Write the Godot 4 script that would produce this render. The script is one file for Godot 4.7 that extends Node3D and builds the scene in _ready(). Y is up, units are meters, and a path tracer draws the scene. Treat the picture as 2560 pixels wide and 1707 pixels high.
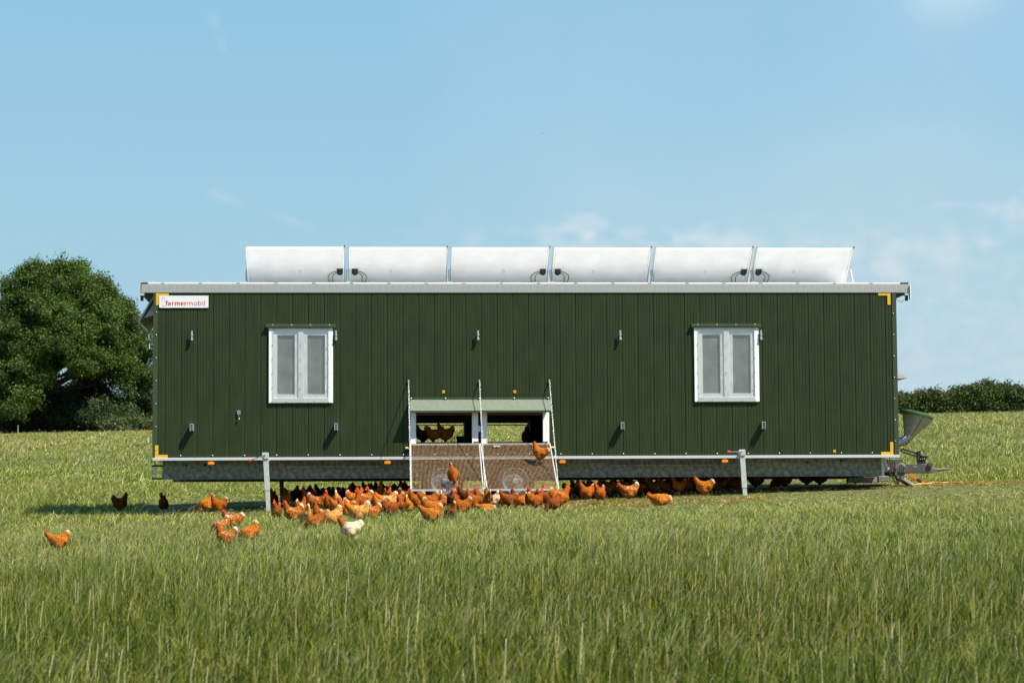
extends Node3D
# A long green mobile hen house on a sloping meadow, hens around it, an oak and hedges behind.

var rng := RandomNumberGenerator.new()
var noise := FastNoiseLite.new()
var fine := FastNoiseLite.new()
var used := {}
var M := {}

# ------------------------------------------------------------------ mesh builder
class MB:
	var v := PackedVector3Array()
	var n := PackedVector3Array()
	var c := PackedColorArray()
	var col := Color.WHITE
	func tri(a: Vector3, b: Vector3, d: Vector3) -> void:
		var m := (b - a).cross(d - a).normalized()
		v.append_array(PackedVector3Array([a, d, b]))
		n.append_array(PackedVector3Array([m, m, m]))
		c.append_array(PackedColorArray([col, col, col]))
	func tri_n(a: Vector3, b: Vector3, d: Vector3, na: Vector3, nb: Vector3, nd: Vector3) -> void:
		v.append_array(PackedVector3Array([a, d, b]))
		n.append_array(PackedVector3Array([na, nd, nb]))
		c.append_array(PackedColorArray([col, col, col]))
	func quad(a: Vector3, b: Vector3, d: Vector3, e: Vector3) -> void:
		tri(a, b, d)
		tri(a, d, e)
	func obox(t: Transform3D, s: Vector3, bevel := 0.0) -> void:
		var h := s * 0.5
		if bevel > 0.0:
			var pts := []
			for sx in [-1, 1]:
				for sy in [-1, 1]:
					for sz in [-1, 1]:
						pts.append(Vector3(sx, sy, sz))
			var b := minf(bevel, minf(h.x, minf(h.y, h.z)) * 0.9)
			var g := func(p: Vector3, axis: int) -> Vector3:
				var q := Vector3(p.x * (h.x - b), p.y * (h.y - b), p.z * (h.z - b))
				q[axis] = p[axis] * h[axis]
				return t * q
			for axis in 3:
				var u := (axis + 1) % 3
				var w := (axis + 2) % 3
				for s1 in [-1.0, 1.0]:
					var ps := []
					for k in [[-1, -1], [1, -1], [1, 1], [-1, 1]]:
						var p := Vector3()
						p[axis] = s1
						p[u] = k[0]
						p[w] = k[1]
						ps.append(g.call(p, axis))
					if s1 > 0:
						quad(ps[0], ps[1], ps[2], ps[3])
					else:
						quad(ps[3], ps[2], ps[1], ps[0])
				for su in [-1.0, 1.0]:
					for sw in [-1.0, 1.0]:
						var p0 := Vector3()
						p0[axis] = -1
						p0[u] = su
						p0[w] = sw
						var p1 := p0
						p1[axis] = 1
						var a0: Vector3 = g.call(p0, u)
						var a1: Vector3 = g.call(p1, u)
						var b0: Vector3 = g.call(p0, w)
						var b1: Vector3 = g.call(p1, w)
						if su * sw > 0:
							quad(a0, b0, b1, a1)
						else:
							quad(a1, b1, b0, a0)
			for p in pts:
				var x0: Vector3 = g.call(p, 0)
				var y0: Vector3 = g.call(p, 1)
				var z0: Vector3 = g.call(p, 2)
				if p.x * p.y * p.z > 0:
					tri(x0, y0, z0)
				else:
					tri(x0, z0, y0)
			return
		var q := []
		for k in 8:
			q.append(t * Vector3(h.x if k & 1 else -h.x, h.y if k & 2 else -h.y, h.z if k & 4 else -h.z))
		quad(q[4], q[5], q[7], q[6])
		quad(q[1], q[0], q[2], q[3])
		quad(q[5], q[1], q[3], q[7])
		quad(q[0], q[4], q[6], q[2])
		quad(q[6], q[7], q[3], q[2])
		quad(q[0], q[1], q[5], q[4])
	func box(x0: float, x1: float, y0: float, y1: float, z0: float, z1: float, bevel := 0.0) -> void:
		obox(Transform3D(Basis(), Vector3(x0 + x1, y0 + y1, z0 + z1) * 0.5), Vector3(x1 - x0, y1 - y0, z1 - z0).abs(), bevel)
	func bar(a: Vector3, b: Vector3, w: float, h: float) -> void:
		var d := (b - a)
		var up := Vector3.UP if absf(d.normalized().y) < 0.95 else Vector3.BACK
		var x := up.cross(d.normalized()).normalized()
		var y := d.normalized().cross(x)
		obox(Transform3D(Basis(x, y, d.normalized()), (a + b) * 0.5), Vector3(w, h, d.length()))
	func tube(a: Vector3, b: Vector3, r0: float, r1: float, seg := 10, caps := true) -> void:
		var d := (b - a).normalized()
		var up := Vector3.UP if absf(d.y) < 0.95 else Vector3.BACK
		var x := up.cross(d).normalized()
		var y := d.cross(x)
		for k in seg:
			var t0 := TAU * k / seg
			var t1 := TAU * (k + 1) / seg
			var n0 := x * cos(t0) + y * sin(t0)
			var n1 := x * cos(t1) + y * sin(t1)
			tri_n(a + n0 * r0, a + n1 * r0, b + n1 * r1, n0, n1, n1)
			if r1 > 0.0:
				tri_n(a + n0 * r0, b + n1 * r1, b + n0 * r1, n0, n1, n0)
			if caps:
				tri(a, a + n1 * r0, a + n0 * r0)
				if r1 > 0.0:
					tri(b, b + n0 * r1, b + n1 * r1)
	func path(ps: Array, r: float, seg := 6) -> void:
		for k in ps.size() - 1:
			tube(ps[k], ps[k + 1], r, r, seg, k == 0 or k == ps.size() - 2)
	func ball(p: Vector3, r: Vector3, seg := 10, rings := 6) -> void:
		for i in rings:
			for k in seg:
				var q := []
				var m := []
				for e in [[i, k], [i, k + 1], [i + 1, k + 1], [i + 1, k]]:
					var la: float = PI * e[0] / rings
					var lo: float = TAU * e[1] / seg
					var u := Vector3(sin(la) * cos(lo), cos(la), sin(la) * sin(lo))
					q.append(p + u * r)
					m.append((u / r).normalized())
				if i > 0:
					tri_n(q[0], q[1], q[2], m[0], m[1], m[2])
				if i < rings - 1:
					tri_n(q[0], q[2], q[3], m[0], m[2], m[3])
	func lathe(prof: Array, t: Transform3D, seg := 24) -> void: # prof: Vector2(radius, height along y)
		for j in prof.size() - 1:
			var a: Vector2 = prof[j]
			var b: Vector2 = prof[j + 1]
			var e := Vector2(b.y - a.y, a.x - b.x).normalized()
			for k in seg:
				var t0 := TAU * k / seg
				var t1 := TAU * (k + 1) / seg
				var c0 := Vector3(cos(t0), 0, -sin(t0))
				var c1 := Vector3(cos(t1), 0, -sin(t1))
				var n0 := t.basis * (c0 * e.x + Vector3.UP * e.y)
				var n1 := t.basis * (c1 * e.x + Vector3.UP * e.y)
				var p0 := t * (c0 * a.x + Vector3.UP * a.y)
				var p1 := t * (c1 * a.x + Vector3.UP * a.y)
				var p2 := t * (c1 * b.x + Vector3.UP * b.y)
				var p3 := t * (c0 * b.x + Vector3.UP * b.y)
				if a.x > 0.0:
					tri_n(p0, p1, p2, n0, n1, n1)
				if b.x > 0.0:
					tri_n(p0, p2, p3, n0, n1, n0)
	func mesh() -> ArrayMesh:
		var a := []
		a.resize(Mesh.ARRAY_MAX)
		a[Mesh.ARRAY_VERTEX] = v
		a[Mesh.ARRAY_NORMAL] = n
		a[Mesh.ARRAY_COLOR] = c
		var m := ArrayMesh.new()
		m.add_surface_from_arrays(Mesh.PRIMITIVE_TRIANGLES, a)
		return m

# ------------------------------------------------------------------ nodes, names, materials
func numbered(called: String) -> String:
	var k: int = used.get(called, 0)
	used[called] = k + 1
	return called if k == 0 else "%s_%03d" % [called, k]

func tag(o: Node, label: String, category := "", group := "", kind := "") -> Node:
	if label: o.set_meta("label", label)
	if category: o.set_meta("category", category)
	if group: o.set_meta("group", group)
	if kind: o.set_meta("kind", kind)
	return o

func thing(called: String, label: String, category: String, at := Vector3.ZERO, turn := 0.0, group := "") -> Node3D:
	var o := Node3D.new()
	o.name = numbered(called)
	o.position = at
	o.rotation.y = turn
	add_child(o)
	tag(o, label, category, group)
	return o

func obj(called: String, m, material: Material, parent: Node = null) -> MeshInstance3D:
	var o := MeshInstance3D.new()
	o.mesh = m.mesh() if m is MB else m
	o.material_override = material
	if parent == null:
		o.name = numbered(called)
		add_child(o)
	else:
		o.name = called if not parent.has_node(called) else "%s_%03d" % [called, count_of(parent, called)]
		parent.add_child(o, true)
	return o

func count_of(parent: Node, called: String) -> int:
	var key := "n_" + called
	var k: int = counts.get([parent, key], 0) + 1
	counts[[parent, key]] = k
	return k
var counts := {}

func lin(r: float, g: float, b: float, a := 1.0) -> Color:
	var q := Color(r, g, b).linear_to_srgb()
	q.a = a
	return q

func mat(c: Color, rough := 0.8, metal := 0.0) -> StandardMaterial3D:
	var m := StandardMaterial3D.new()
	m.albedo_color = c
	m.roughness = rough
	m.metallic = metal
	return m

# a material whose colour wavers between two tones, laid on by position
func worn(c0: Color, c1: Color, freq: float, scale: Vector3, rough := 0.6, metal := 0.0, seed_ := 1, octaves := 5) -> StandardMaterial3D:
	var m := mat(Color.WHITE, rough, metal)
	var f := FastNoiseLite.new()
	f.seed = seed_
	f.frequency = freq
	f.fractal_octaves = octaves
	var t := NoiseTexture2D.new()
	t.width = 512
	t.height = 512
	t.seamless = true
	t.noise = f
	var g := Gradient.new()
	g.offsets = PackedFloat32Array([0.2, 0.8])
	g.colors = PackedColorArray([c0, c1])
	t.color_ramp = g
	m.albedo_texture = t
	m.uv1_triplanar = true
	m.uv1_scale = scale
	return m

func painted(rough := 0.8, back := 0.0) -> StandardMaterial3D:
	var m := mat(Color.WHITE, rough)
	m.vertex_color_use_as_albedo = true
	if back > 0.0:
		m.backlight_enabled = true
		m.backlight = Color(back, back, back).linear_to_srgb()
	return m

# ------------------------------------------------------------------ the lie of the land
func ground(x: float, z: float) -> float:
	var w := exp(-pow(z / 13.0, 2.0)) * exp(-pow(maxf(absf(x) - 9.0, 0.0), 2.0) / 60.0)
	return 0.145 + 0.0242 * x - 0.051 * z + (-0.035 + 0.0133 * x) * w

func bare(x: float, z: float) -> float: # 1 where the hens have worn the turf away
	var b := 0.0
	b = maxf(b, 1.0 - Vector2((x - 1.2) / 3.4, (z - 1.9) / 1.7).length())
	b = maxf(b, 1.0 - Vector2((x - 7.2) / 2.2, (z + 1.0) / 1.6).length())
	b = maxf(b, 1.0 - Vector2((x - 0.5) / 7.0, (z + 1.6) / 2.4).length())
	b = maxf(b, 0.8 - Vector2((x + 2.6) / 2.0, (z - 0.6) / 1.2).length())
	b += 0.55 * noise.get_noise_2d(x * 14.0, z * 14.0) - 0.12
	return clampf(b * 1.8, 0.0, 1.0)

func turf_height(x: float, z: float) -> float:
	var h: float
	if z > 0.0:
		h = lerpf(lerpf(0.035, 0.10, smoothstep(0.5, -3.0, x) * smoothstep(-0.3, 1.5, z)), 0.18, smoothstep(0.5, 9.0, z + 0.35 * clampf(-x, -4.0, 6.0)))
		h = lerpf(h, 0.30, smoothstep(7.0, 22.0, z))
	else:
		h = lerpf(0.035, 0.14, smoothstep(3.0, 14.0, -z))
		if absf(x) > 6.5:
			h = maxf(h, lerpf(0.10, 0.2, smoothstep(6.5, 9.0, absf(x))))
	h *= 1.0 + 0.55 * noise.get_noise_2d(x * 5.0 + 50.0, z * 5.0) + 0.5 * noise.get_noise_2d(x * 26.0, z * 26.0 + 30.0)
	return h * (1.0 - 0.55 * bare(x, z))

# ------------------------------------------------------------------ start
func _ready() -> void:
	# camera
	var cam := Camera3D.new()
	cam.name = "camera"
	var lens := CameraAttributesPhysical.new()
	lens.frustum_focal_length = 85.0
	lens.frustum_focus_distance = 38.0
	lens.frustum_near = 0.5
	lens.frustum_far = 4000.0
	lens.exposure_aperture = 5.6
	cam.attributes = lens
	add_child(cam)
	cam.position = Vector3(-2.58, -0.36, 38.67)
	cam.rotation = Vector3(deg_to_rad(4.508), deg_to_rad(-3.405), 0)
	cam.current = true
	# sky, sun, exposure
	var env := Environment.new()
	env.background_mode = Environment.BG_SKY
	env.tonemap_mode = Environment.TONE_MAPPER_LINEAR
	env.tonemap_exposure = 1.62
	env.sdfgi_enabled = true
	env.ssao_enabled = true
	env.ssil_enabled = true
	var sky := Sky.new()
	var pano := PanoramaSkyMaterial.new()
	pano.panorama = make_sky()
	pano.energy_multiplier = 0.617
	sky.sky_material = pano
	env.sky = sky
	var we := WorldEnvironment.new()
	we.name = "world_environment"
	we.environment = env
	add_child(we)
	var sun := DirectionalLight3D.new()
	sun.name = "sun"
	sun.light_energy = 1.6
	sun.light_color = Color(1.0, 0.96, 0.89)
	sun.light_angular_distance = 0.53
	sun.shadow_enabled = true
	add_child(sun)
	sun.look_at_from_position(Vector3(1.23, 2.15, 1.0) * 30.0, Vector3.ZERO)

	noise.seed = 4
	noise.frequency = 0.05
	fine.seed = 9
	fine.frequency = 0.9
	rng.seed = 77
	make_materials()
	make_ground()
	make_trailer()
	make_trees()
	make_hens()
	make_small_things()
	make_grass()

func make_sky() -> ImageTexture:
	var w := 4096
	var h := 2048
	var im := Image.create(w, h, false, Image.FORMAT_RGB8)
	var stops := [[-90.0, Color(0.36, 0.40, 0.30)], [-1.0, Color(0.55, 0.60, 0.52)], [0.0, Color8(182, 210, 224)], [4.0, Color8(173, 209, 225)], [7.0, Color8(164, 207, 226)], [12.5, Color8(146, 198, 227)], [25.0, Color8(112, 172, 216)], [50.0, Color8(80, 140, 197)], [90.0, Color8(60, 114, 174)]]
	var cl := FastNoiseLite.new()
	cl.seed = 21
	cl.frequency = 1.0
	cl.fractal_octaves = 5
	var r := RandomNumberGenerator.new()
	r.seed = 5
	var puffs := [[5.2, 7.2, 0.6, 0.3, 0.42], [6.4, 7.1, 0.7, 0.2, 0.34], [4.2, 6.95, 1.1, 0.26, 0.26], [5.6, 6.8, 1.6, 0.25, 0.26], [8.2, 6.9, 0.9, 0.3, 0.38], [2.5, 6.85, 0.3, 0.25, 0.2], [13.9, 7.6, 0.6, 0.1, 0.5], [15.4, 7.5, 0.6, 0.35, 0.45], [13.0, 6.6, 1.8, 0.4, 0.25], [12.2, 6.0, 0.7, 0.3, 0.22], [-18.0, 7.2, 1.4, 0.4, 0.5], [-24.0, 6.6, 2.0, 0.5, 0.5], [24.0, 7.4, 1.6, 0.5, 0.5], [31.0, 6.8, 2.2, 0.6, 0.5], [60.0, 7.5, 3.0, 0.8, 0.5], [-60.0, 7.0, 2.4, 0.7, 0.5], [110.0, 7.3, 2.6, 0.7, 0.5], [-120.0, 7.2, 3.0, 0.8, 0.5], [165.0, 7.0, 2.6, 0.7, 0.5]]
	for y in h:
		var el := 90.0 - 180.0 * (y + 0.5) / h
		var base := Color.WHITE
		for k in stops.size() - 1:
			if el >= stops[k][0] and el <= stops[k + 1][0]:
				base = (stops[k][1] as Color).lerp(stops[k + 1][1], (el - stops[k][0]) / (stops[k + 1][0] - stops[k][0]))
		im.fill_rect(Rect2i(0, y, w, 1), base)
		if el > 26.0 or el < 0.0:
			continue
		var warm := Color8(192, 220, 236)
		for x in w:
			var az := 360.0 * (x + 0.5) / w
			var a2 := az if az < 180.0 else az - 360.0
			# thin high veil, a little more of it to the right
			var veil := 0.5 + 0.5 * cl.get_noise_3d(cos(deg_to_rad(az)) * 7.0, el * 0.11, sin(deg_to_rad(az)) * 7.0)
			var k := clampf((veil - 0.5) * 0.45 + 0.10 + 0.17 * sin(deg_to_rad(a2 * 6.0 - 20.0)), 0.0, 0.4)
			# low heaps of cumulus and scattered puffs
			if el < 10.5:
				var heap := 0.5 + 0.5 * cl.get_noise_3d(cos(deg_to_rad(az)) * 70.0 + 3.0, el * 2.1, sin(deg_to_rad(az)) * 70.0)
				var band := smoothstep(7.9, 6.6, el) * smoothstep(0.5, 5.0, el) * (0.5 + 0.5 * sin(deg_to_rad(a2 * 9.0 - 25.0)))
				k += clampf((heap - 0.38) * 2.0, 0.0, 1.0) * band * 0.34
				for pf in puffs:
					var dx: float = (a2 - pf[0]) / pf[2]
					var dy: float = (el - pf[1]) / pf[3]
					var dd := dx * dx + dy * dy * (2.2 if dy < 0.0 else 1.0)
					if dd < 4.0:
						k += clampf((0.95 - dd * 0.75) + (heap - 0.5) * 3.4, 0.0, 1.0) * pf[4] * 0.8
			# two short trails of ice cloud
			k += trail(a2, el, Vector2(-3.75, 12.0), Vector2(-3.45, 11.25), 0.11) * 0.35
			k += trail(a2, el, Vector2(-3.7, 7.95), Vector2(-1.3, 7.15), 0.09) * 0.25
			k += trail(a2, el, Vector2(13.5, 12.6), Vector2(18.5, 12.2), 0.55) * 0.6
			if k > 0.004:
				var d := (r.randf() - 0.5) / 255.0
				var q := base.lerp(warm.lerp(Color8(222, 230, 236), smoothstep(10.5, 8.0, el)), clampf(k, 0.0, 0.9))
				im.set_pixel(x, y, Color(q.r + d, q.g + d, q.b + d))
	return ImageTexture.create_from_image(im)

func trail(a: float, e: float, p: Vector2, q: Vector2, r: float) -> float:
	if a < p.x - 3.0 or a > q.x + 3.0 or absf(e - p.y) > 2.5:
		return 0.0
	var s := Vector2(a, e)
	var t := clampf((s - p).dot(q - p) / (q - p).length_squared(), 0.0, 1.0)
	var d := s.distance_to(p.lerp(q, t)) / (r * (0.5 + 0.8 * (1.0 - t)))
	return exp(-d * d) * (0.6 + 0.4 * sin(t * 9.0 + 1.0))

func make_materials() -> void:
	M.green = worn(lin(0.024, 0.0365, 0.0145), lin(0.0305, 0.045, 0.0185), 0.02, Vector3(0.5, 0.12, 0.5), 0.5, 0.0, 3)
	M.green.metallic_specular = 0.3
	M.green_trim = mat(lin(0.040, 0.060, 0.026), 0.4)
	M.awning = worn(lin(0.14, 0.18, 0.13), lin(0.175, 0.215, 0.16), 0.02, Vector3(1.3, 1.3, 1.3), 0.45, 0.0, 8)
	M.lid = mat(lin(0.035, 0.095, 0.02), 0.4)
	M.alu = worn(lin(0.34, 0.345, 0.34), lin(0.50, 0.505, 0.50), 0.03, Vector3(9.0, 0.25, 9.0), 0.5, 0.35, 5)
	M.rail = mat(lin(0.62, 0.65, 0.70), 0.4, 0.25)
	M.white = mat(lin(0.86, 0.87, 0.87), 0.4)
	M.roof = mat(lin(0.86, 0.87, 0.875), 0.6)
	M.galv = worn(lin(0.13, 0.126, 0.10), lin(0.30, 0.29, 0.24), 0.02, Vector3(1.0, 1.0, 1.0), 0.6, 0.1, 6)
	M.leg = worn(lin(0.45, 0.47, 0.46), lin(0.62, 0.64, 0.63), 0.03, Vector3(2.0, 0.8, 2.0), 0.5, 0.3, 7)
	M.zinc = mat(lin(0.62, 0.64, 0.66), 0.35, 0.7)
	M.steel = mat(lin(0.42, 0.44, 0.46), 0.3, 0.8)
	M.funnel = worn(lin(0.36, 0.36, 0.34), lin(0.52, 0.52, 0.50), 0.02, Vector3(1.2, 1.2, 1.2), 0.42, 0.45, 12)
	M.dark = mat(lin(0.018, 0.017, 0.015), 0.8)
	M.inner = mat(lin(0.05, 0.045, 0.038), 0.9)
	M.black = mat(lin(0.012, 0.012, 0.012), 0.55)
	M.rubber = worn(lin(0.018, 0.018, 0.017), lin(0.045, 0.042, 0.036), 0.04, Vector3(3, 3, 3), 0.85, 0.0, 13)
	M.brown = mat(lin(0.09, 0.055, 0.03), 0.8)
	M.yellow = mat(lin(0.68, 0.40, 0.012), 0.5)
	M.amber = mat(lin(0.95, 0.24, 0.005), 0.25)
	M.red = mat(lin(0.75, 0.03, 0.015), 0.35)
	M.ink = mat(lin(0.60, 0.015, 0.015), 0.5)
	M.sign = mat(lin(0.74, 0.76, 0.80), 0.3)
	M.pane = worn(lin(0.20, 0.205, 0.195), lin(0.275, 0.28, 0.27), 0.01, Vector3(0.6, 0.6, 0.6), 0.25, 0.0, 15)
	M.wire = mat(lin(0.50, 0.52, 0.54), 0.4, 0.5)
	M.lattice = worn(lin(0.15, 0.070, 0.026), lin(0.44, 0.305, 0.18), 0.03, Vector3(0.9, 0.9, 0.9), 0.75, 0.0, 16)
	M.sheet = worn(lin(0.62, 0.63, 0.635), lin(0.70, 0.71, 0.715), 0.012, Vector3(0.35, 1.6, 0.35), 1.0, 0.0, 17)
	M.sheet.metallic_specular = 0.05
	M.label = mat(lin(0.22, 0.22, 0.24), 0.5)
	M.glassy = mat(lin(0.012, 0.016, 0.03), 0.08)
	M.strap = mat(lin(0.85, 0.10, 0.01), 0.6)
	M.rope = mat(lin(0.62, 0.33, 0.13), 0.8)
	M.plank = worn(lin(0.24, 0.23, 0.20), lin(0.40, 0.38, 0.33), 0.03, Vector3(6, 1, 1), 0.85, 0.0, 18)
	M.drawbar = worn(lin(0.055, 0.052, 0.046), lin(0.105, 0.10, 0.09), 0.03, Vector3(1.4, 1.4, 1.4), 0.6, 0.2, 19)
	M.bark = worn(lin(0.035, 0.027, 0.018), lin(0.09, 0.07, 0.05), 0.04, Vector3(0.6, 0.2, 0.6), 0.95, 0.0, 20)

# ------------------------------------------------------------------ ground
func make_ground() -> void:
	var xs := []
	var zs := []
	for k in range(-32, 33):
		xs.append(signf(k) * (absf(k) * 0.6 + pow(maxf(absf(k) - 20.0, 0.0), 3.0) * 0.55))
	for k in range(0, 100):
		if k < 40: zs.append(45.0 - k)
		elif k < 80: zs.append(5.0 - (k - 40) * 0.3)
		else: zs.append(-7.0 - pow(k - 80.0, 2.0) * 1.9 - (k - 80.0) * 1.2)
	var v := PackedVector3Array()
	var c := PackedColorArray()
	var idx := PackedInt32Array()
	for z in zs:
		for x in xs:
			v.append(Vector3(x, ground(x, z), z))
			var b := bare(x, z) if absf(x) < 12 and absf(z) < 8 else 0.0
			var k: float = 0.5 + 0.5 * noise.get_noise_2d(x * 4.0, z * 4.0)
			c.append(Color(0.17, 0.215, 0.05).lerp(Color(0.25, 0.245, 0.085), k).lerp(Color(0.06, 0.07, 0.02), smoothstep(2.0, 12.0, z) * 0.8).lerp(Color(0.24, 0.165, 0.09).lerp(Color(0.05, 0.038, 0.024), smoothstep(0.2, -0.6, z) * smoothstep(-2.9, -2.3, z) * smoothstep(6.3, 5.6, absf(x))), clampf(b * 0.8 + smoothstep(0.0, -0.5, z) * smoothstep(-2.9, -2.3, z) * smoothstep(6.3, 5.6, absf(x)), 0.0, 0.92)))  # trailer shade painted into the soil below it; near ground darkened between tufts
	var nx := xs.size()
	for j in zs.size() - 1:
		for i in nx - 1:
			var a := j * nx + i
			idx.append_array(PackedInt32Array([a, a + nx, a + 1, a + 1, a + nx, a + nx + 1]))
	var st := SurfaceTool.new()
	st.begin(Mesh.PRIMITIVE_TRIANGLES)
	for k in v.size():
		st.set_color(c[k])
		st.add_vertex(v[k])
	for k in idx:
		st.add_index(k)
	st.generate_normals()
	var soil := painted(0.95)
	var f := FastNoiseLite.new()
	f.frequency = 0.06
	f.fractal_octaves = 6
	var t := NoiseTexture2D.new()
	t.width = 512
	t.height = 512
	t.seamless = true
	t.noise = f
	var g := Gradient.new()
	g.offsets = PackedFloat32Array([0.1, 0.9])
	g.colors = PackedColorArray([Color(0.45, 0.45, 0.45), Color(1, 1, 1)])
	t.color_ramp = g
	soil.albedo_texture = t
	soil.uv1_triplanar = true
	soil.uv1_world_triplanar = true
	soil.uv1_scale = Vector3(0.9, 0.9, 0.9)
	soil.heightmap_enabled = true
	soil.heightmap_texture = t
	soil.heightmap_scale = 2.0
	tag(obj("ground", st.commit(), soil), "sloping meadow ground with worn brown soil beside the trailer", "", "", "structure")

# ------------------------------------------------------------------ the hen house
var T: Node3D

func part(called: String, m, material: Material, parent: Node = null) -> MeshInstance3D:
	return obj(called, m, material, parent if parent else T)

func make_trailer() -> void:
	T = thing("hen_house_trailer", "long dark green ribbed hen house on wheels with six solar panels on its roof", "poultry trailer")
	T.rotation.z = 0.006
	var holes := [Rect2(-4.12, 1.75, 0.95, 1.13), Rect2(2.72, 1.75, 0.972, 1.13), Rect2(-1.9, 1.05, 2.225, 0.56)]
	# cladding: one ribbed panel per pitch
	var pitch := (5.803 + 5.812) / 46.0
	for i in range(-1, 47):
		var x0 := -5.812 + i * pitch
		var x1 := x0 + pitch
		var a := maxf(x0, -5.995)
		var b := minf(x1, 5.998)
		var split := 0.0
		for h in holes:
			if b > h.position.x + 0.001 and a < h.end.x - 0.001:
				split = h.get_center().y
		if split > 0.0:
			for span in [[0.851, split], [split, 3.487]]:
				var m2 := MB.new()
				clad(m2, x0, a, b, span[0], span[1], holes)
				part("wall_panel", m2, M.green)
			continue
		var m := MB.new()
		clad(m, x0, a, b, 0.851, 3.487, holes)
		part("wall_panel", m, M.green)
	for s in [[-5.998, -5.925], [5.925, 6.0]]:
		var m := MB.new()
		m.box(s[0], s[1], 0.853, 3.485, -0.06, 0.008, 0.003)
		part("corner_trim", m, M.green_trim)
	# the wall core and the other walls
	var core := MB.new()
	slab(core, -5.92, 5.92, 0.853, 3.48, -0.06, -0.014, holes)
	part("front_wall", core, M.inner)
	var back := MB.new()
	slab(back, -5.99, 5.99, 0.853, 3.48, -2.7, -2.64, [Rect2(-2.6, 1.18, 1.66, 0.324), Rect2(-0.72, 1.18, 0.874, 0.324)])
	part("back_wall", back, M.green_trim)
	for s in [-1, 1]:
		var e := MB.new()
		e.box(5.93 * s, 5.99 * s, 0.853, 3.48, -2.638, -0.062)
		part("end_wall", e, M.green_trim)
	var fl := MB.new()
	fl.box(-5.92, 5.92, 0.86, 1.03, -2.635, -0.062)
	part("floor", fl, M.inner)
	var deck := MB.new()
	deck.box(-5.9, 5.9, 1.56, 1.62, -2.63, -0.065)
	deck.box(-5.9, 5.9, 1.50, 1.56, -1.4, -1.34)
	part("upper_deck", deck, M.inner)
	for x in [-3.1, 0.9]:
		var w := MB.new()
		w.box(x, x + 0.03, 1.03, 1.56, -2.63, -0.065)
		part("partition", w, M.dark)
	for r in [[-0.945, -0.735], [0.16, 0.5]]:
		var w := MB.new()
		w.box(r[0], r[1], 1.03, 1.555, -2.63, -2.0)
		part("nest_box", w, M.dark)
	var mb := MB.new()
	for q in [[-2.6, -0.94], [-0.72, 0.154]]:
		mb.bar(Vector3(q[0], 1.468, -2.62), Vector3(q[1], 1.468, -2.62), 0.012, 0.016)
	part("perch", mb, M.black)
	var ladder := MB.new()
	var la := Vector3(-1.36, 1.06, -2.1)
	var lb := Vector3(-0.93, 1.42, -2.1)
	var side := Vector3(0.1, -0.14, 0)
	for k in 7:
		ladder.bar(la + side * k / 6.0 + Vector3(0, 0, 0), lb + side * k / 6.0, 0.006, 0.006)
	for k in 26:
		var p := la.lerp(lb, k / 25.0)
		ladder.bar(p, p + side, 0.006, 0.006)
	part("inner_ladder", ladder, M.black)
	make_roof()
	make_windows()
	make_hatch()
	make_fittings()
	make_chassis()
	make_ends()
	make_solar()

func profile(x: float, pitch: float) -> float: # depth of the ribbed sheet at a distance from the seam
	var pts := [[0.0, 0.0], [0.006, -0.0085], [0.013, -0.0085], [0.019, 0.0], [0.062, 0.0], [0.066, 0.0045], [0.07, 0.0], [0.109, 0.0], [0.113, 0.0045], [0.117, 0.0], [0.156, 0.0], [0.16, 0.0045], [0.164, 0.0], [0.203, 0.0], [0.207, 0.0045], [0.211, 0.0], [pitch, 0.0]]
	for k in pts.size() - 1:
		if x <= pts[k + 1][0]:
			return lerpf(pts[k][1], pts[k + 1][1], clampf((x - pts[k][0]) / (pts[k + 1][0] - pts[k][0]), 0, 1))
	return 0.0

func clad(m: MB, seam: float, x0: float, x1: float, y0: float, y1: float, holes: Array) -> void:
	var pitch := (5.803 + 5.812) / 46.0
	var cuts := [x0, x1]
	for b in [0.006, 0.013, 0.019, 0.062, 0.066, 0.07, 0.109, 0.113, 0.117, 0.156, 0.16, 0.164, 0.203, 0.207, 0.211]:
		cuts.append(seam + b)
	for r in holes:
		cuts.append(r.position.x)
		cuts.append(r.end.x)
	cuts.sort()
	for k in cuts.size() - 1:
		var a: float = cuts[k]
		var b: float = cuts[k + 1]
		if a < x0 - 1e-6 or b > x1 + 1e-6 or b - a < 1e-5:
			continue
		var za := profile(a - seam, pitch)
		var zb := profile(b - seam, pitch)
		var spans := [[y0, y1]]
		for r in holes:
			if a >= r.position.x - 1e-5 and b <= r.end.x + 1e-5:
				spans = []
				if r.position.y > y0: spans.append([y0, minf(y1, r.position.y)])
				if r.end.y < y1: spans.append([maxf(y0, r.end.y), y1])
		for s in spans:
			m.quad(Vector3(a, s[0], za), Vector3(b, s[0], zb), Vector3(b, s[1], zb), Vector3(a, s[1], za))

func slab(m: MB, x0: float, x1: float, y0: float, y1: float, z0: float, z1: float, holes: Array) -> void:
	var xs := [x0, x1]
	for r in holes:
		xs.append(r.position.x)
		xs.append(r.end.x)
	xs.sort()
	for k in xs.size() - 1:
		var mid: float = (xs[k] + xs[k + 1]) / 2.0
		var lo := y0
		var cut := false
		for r in holes:
			if mid > r.position.x and mid < r.end.x:
				m.box(xs[k], xs[k + 1], y0, r.position.y, z0, z1)
				m.box(xs[k], xs[k + 1], r.end.y, y1, z0, z1)
				cut = true
		if not cut:
			m.box(xs[k], xs[k + 1], lo, y1, z0, z1)

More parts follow.
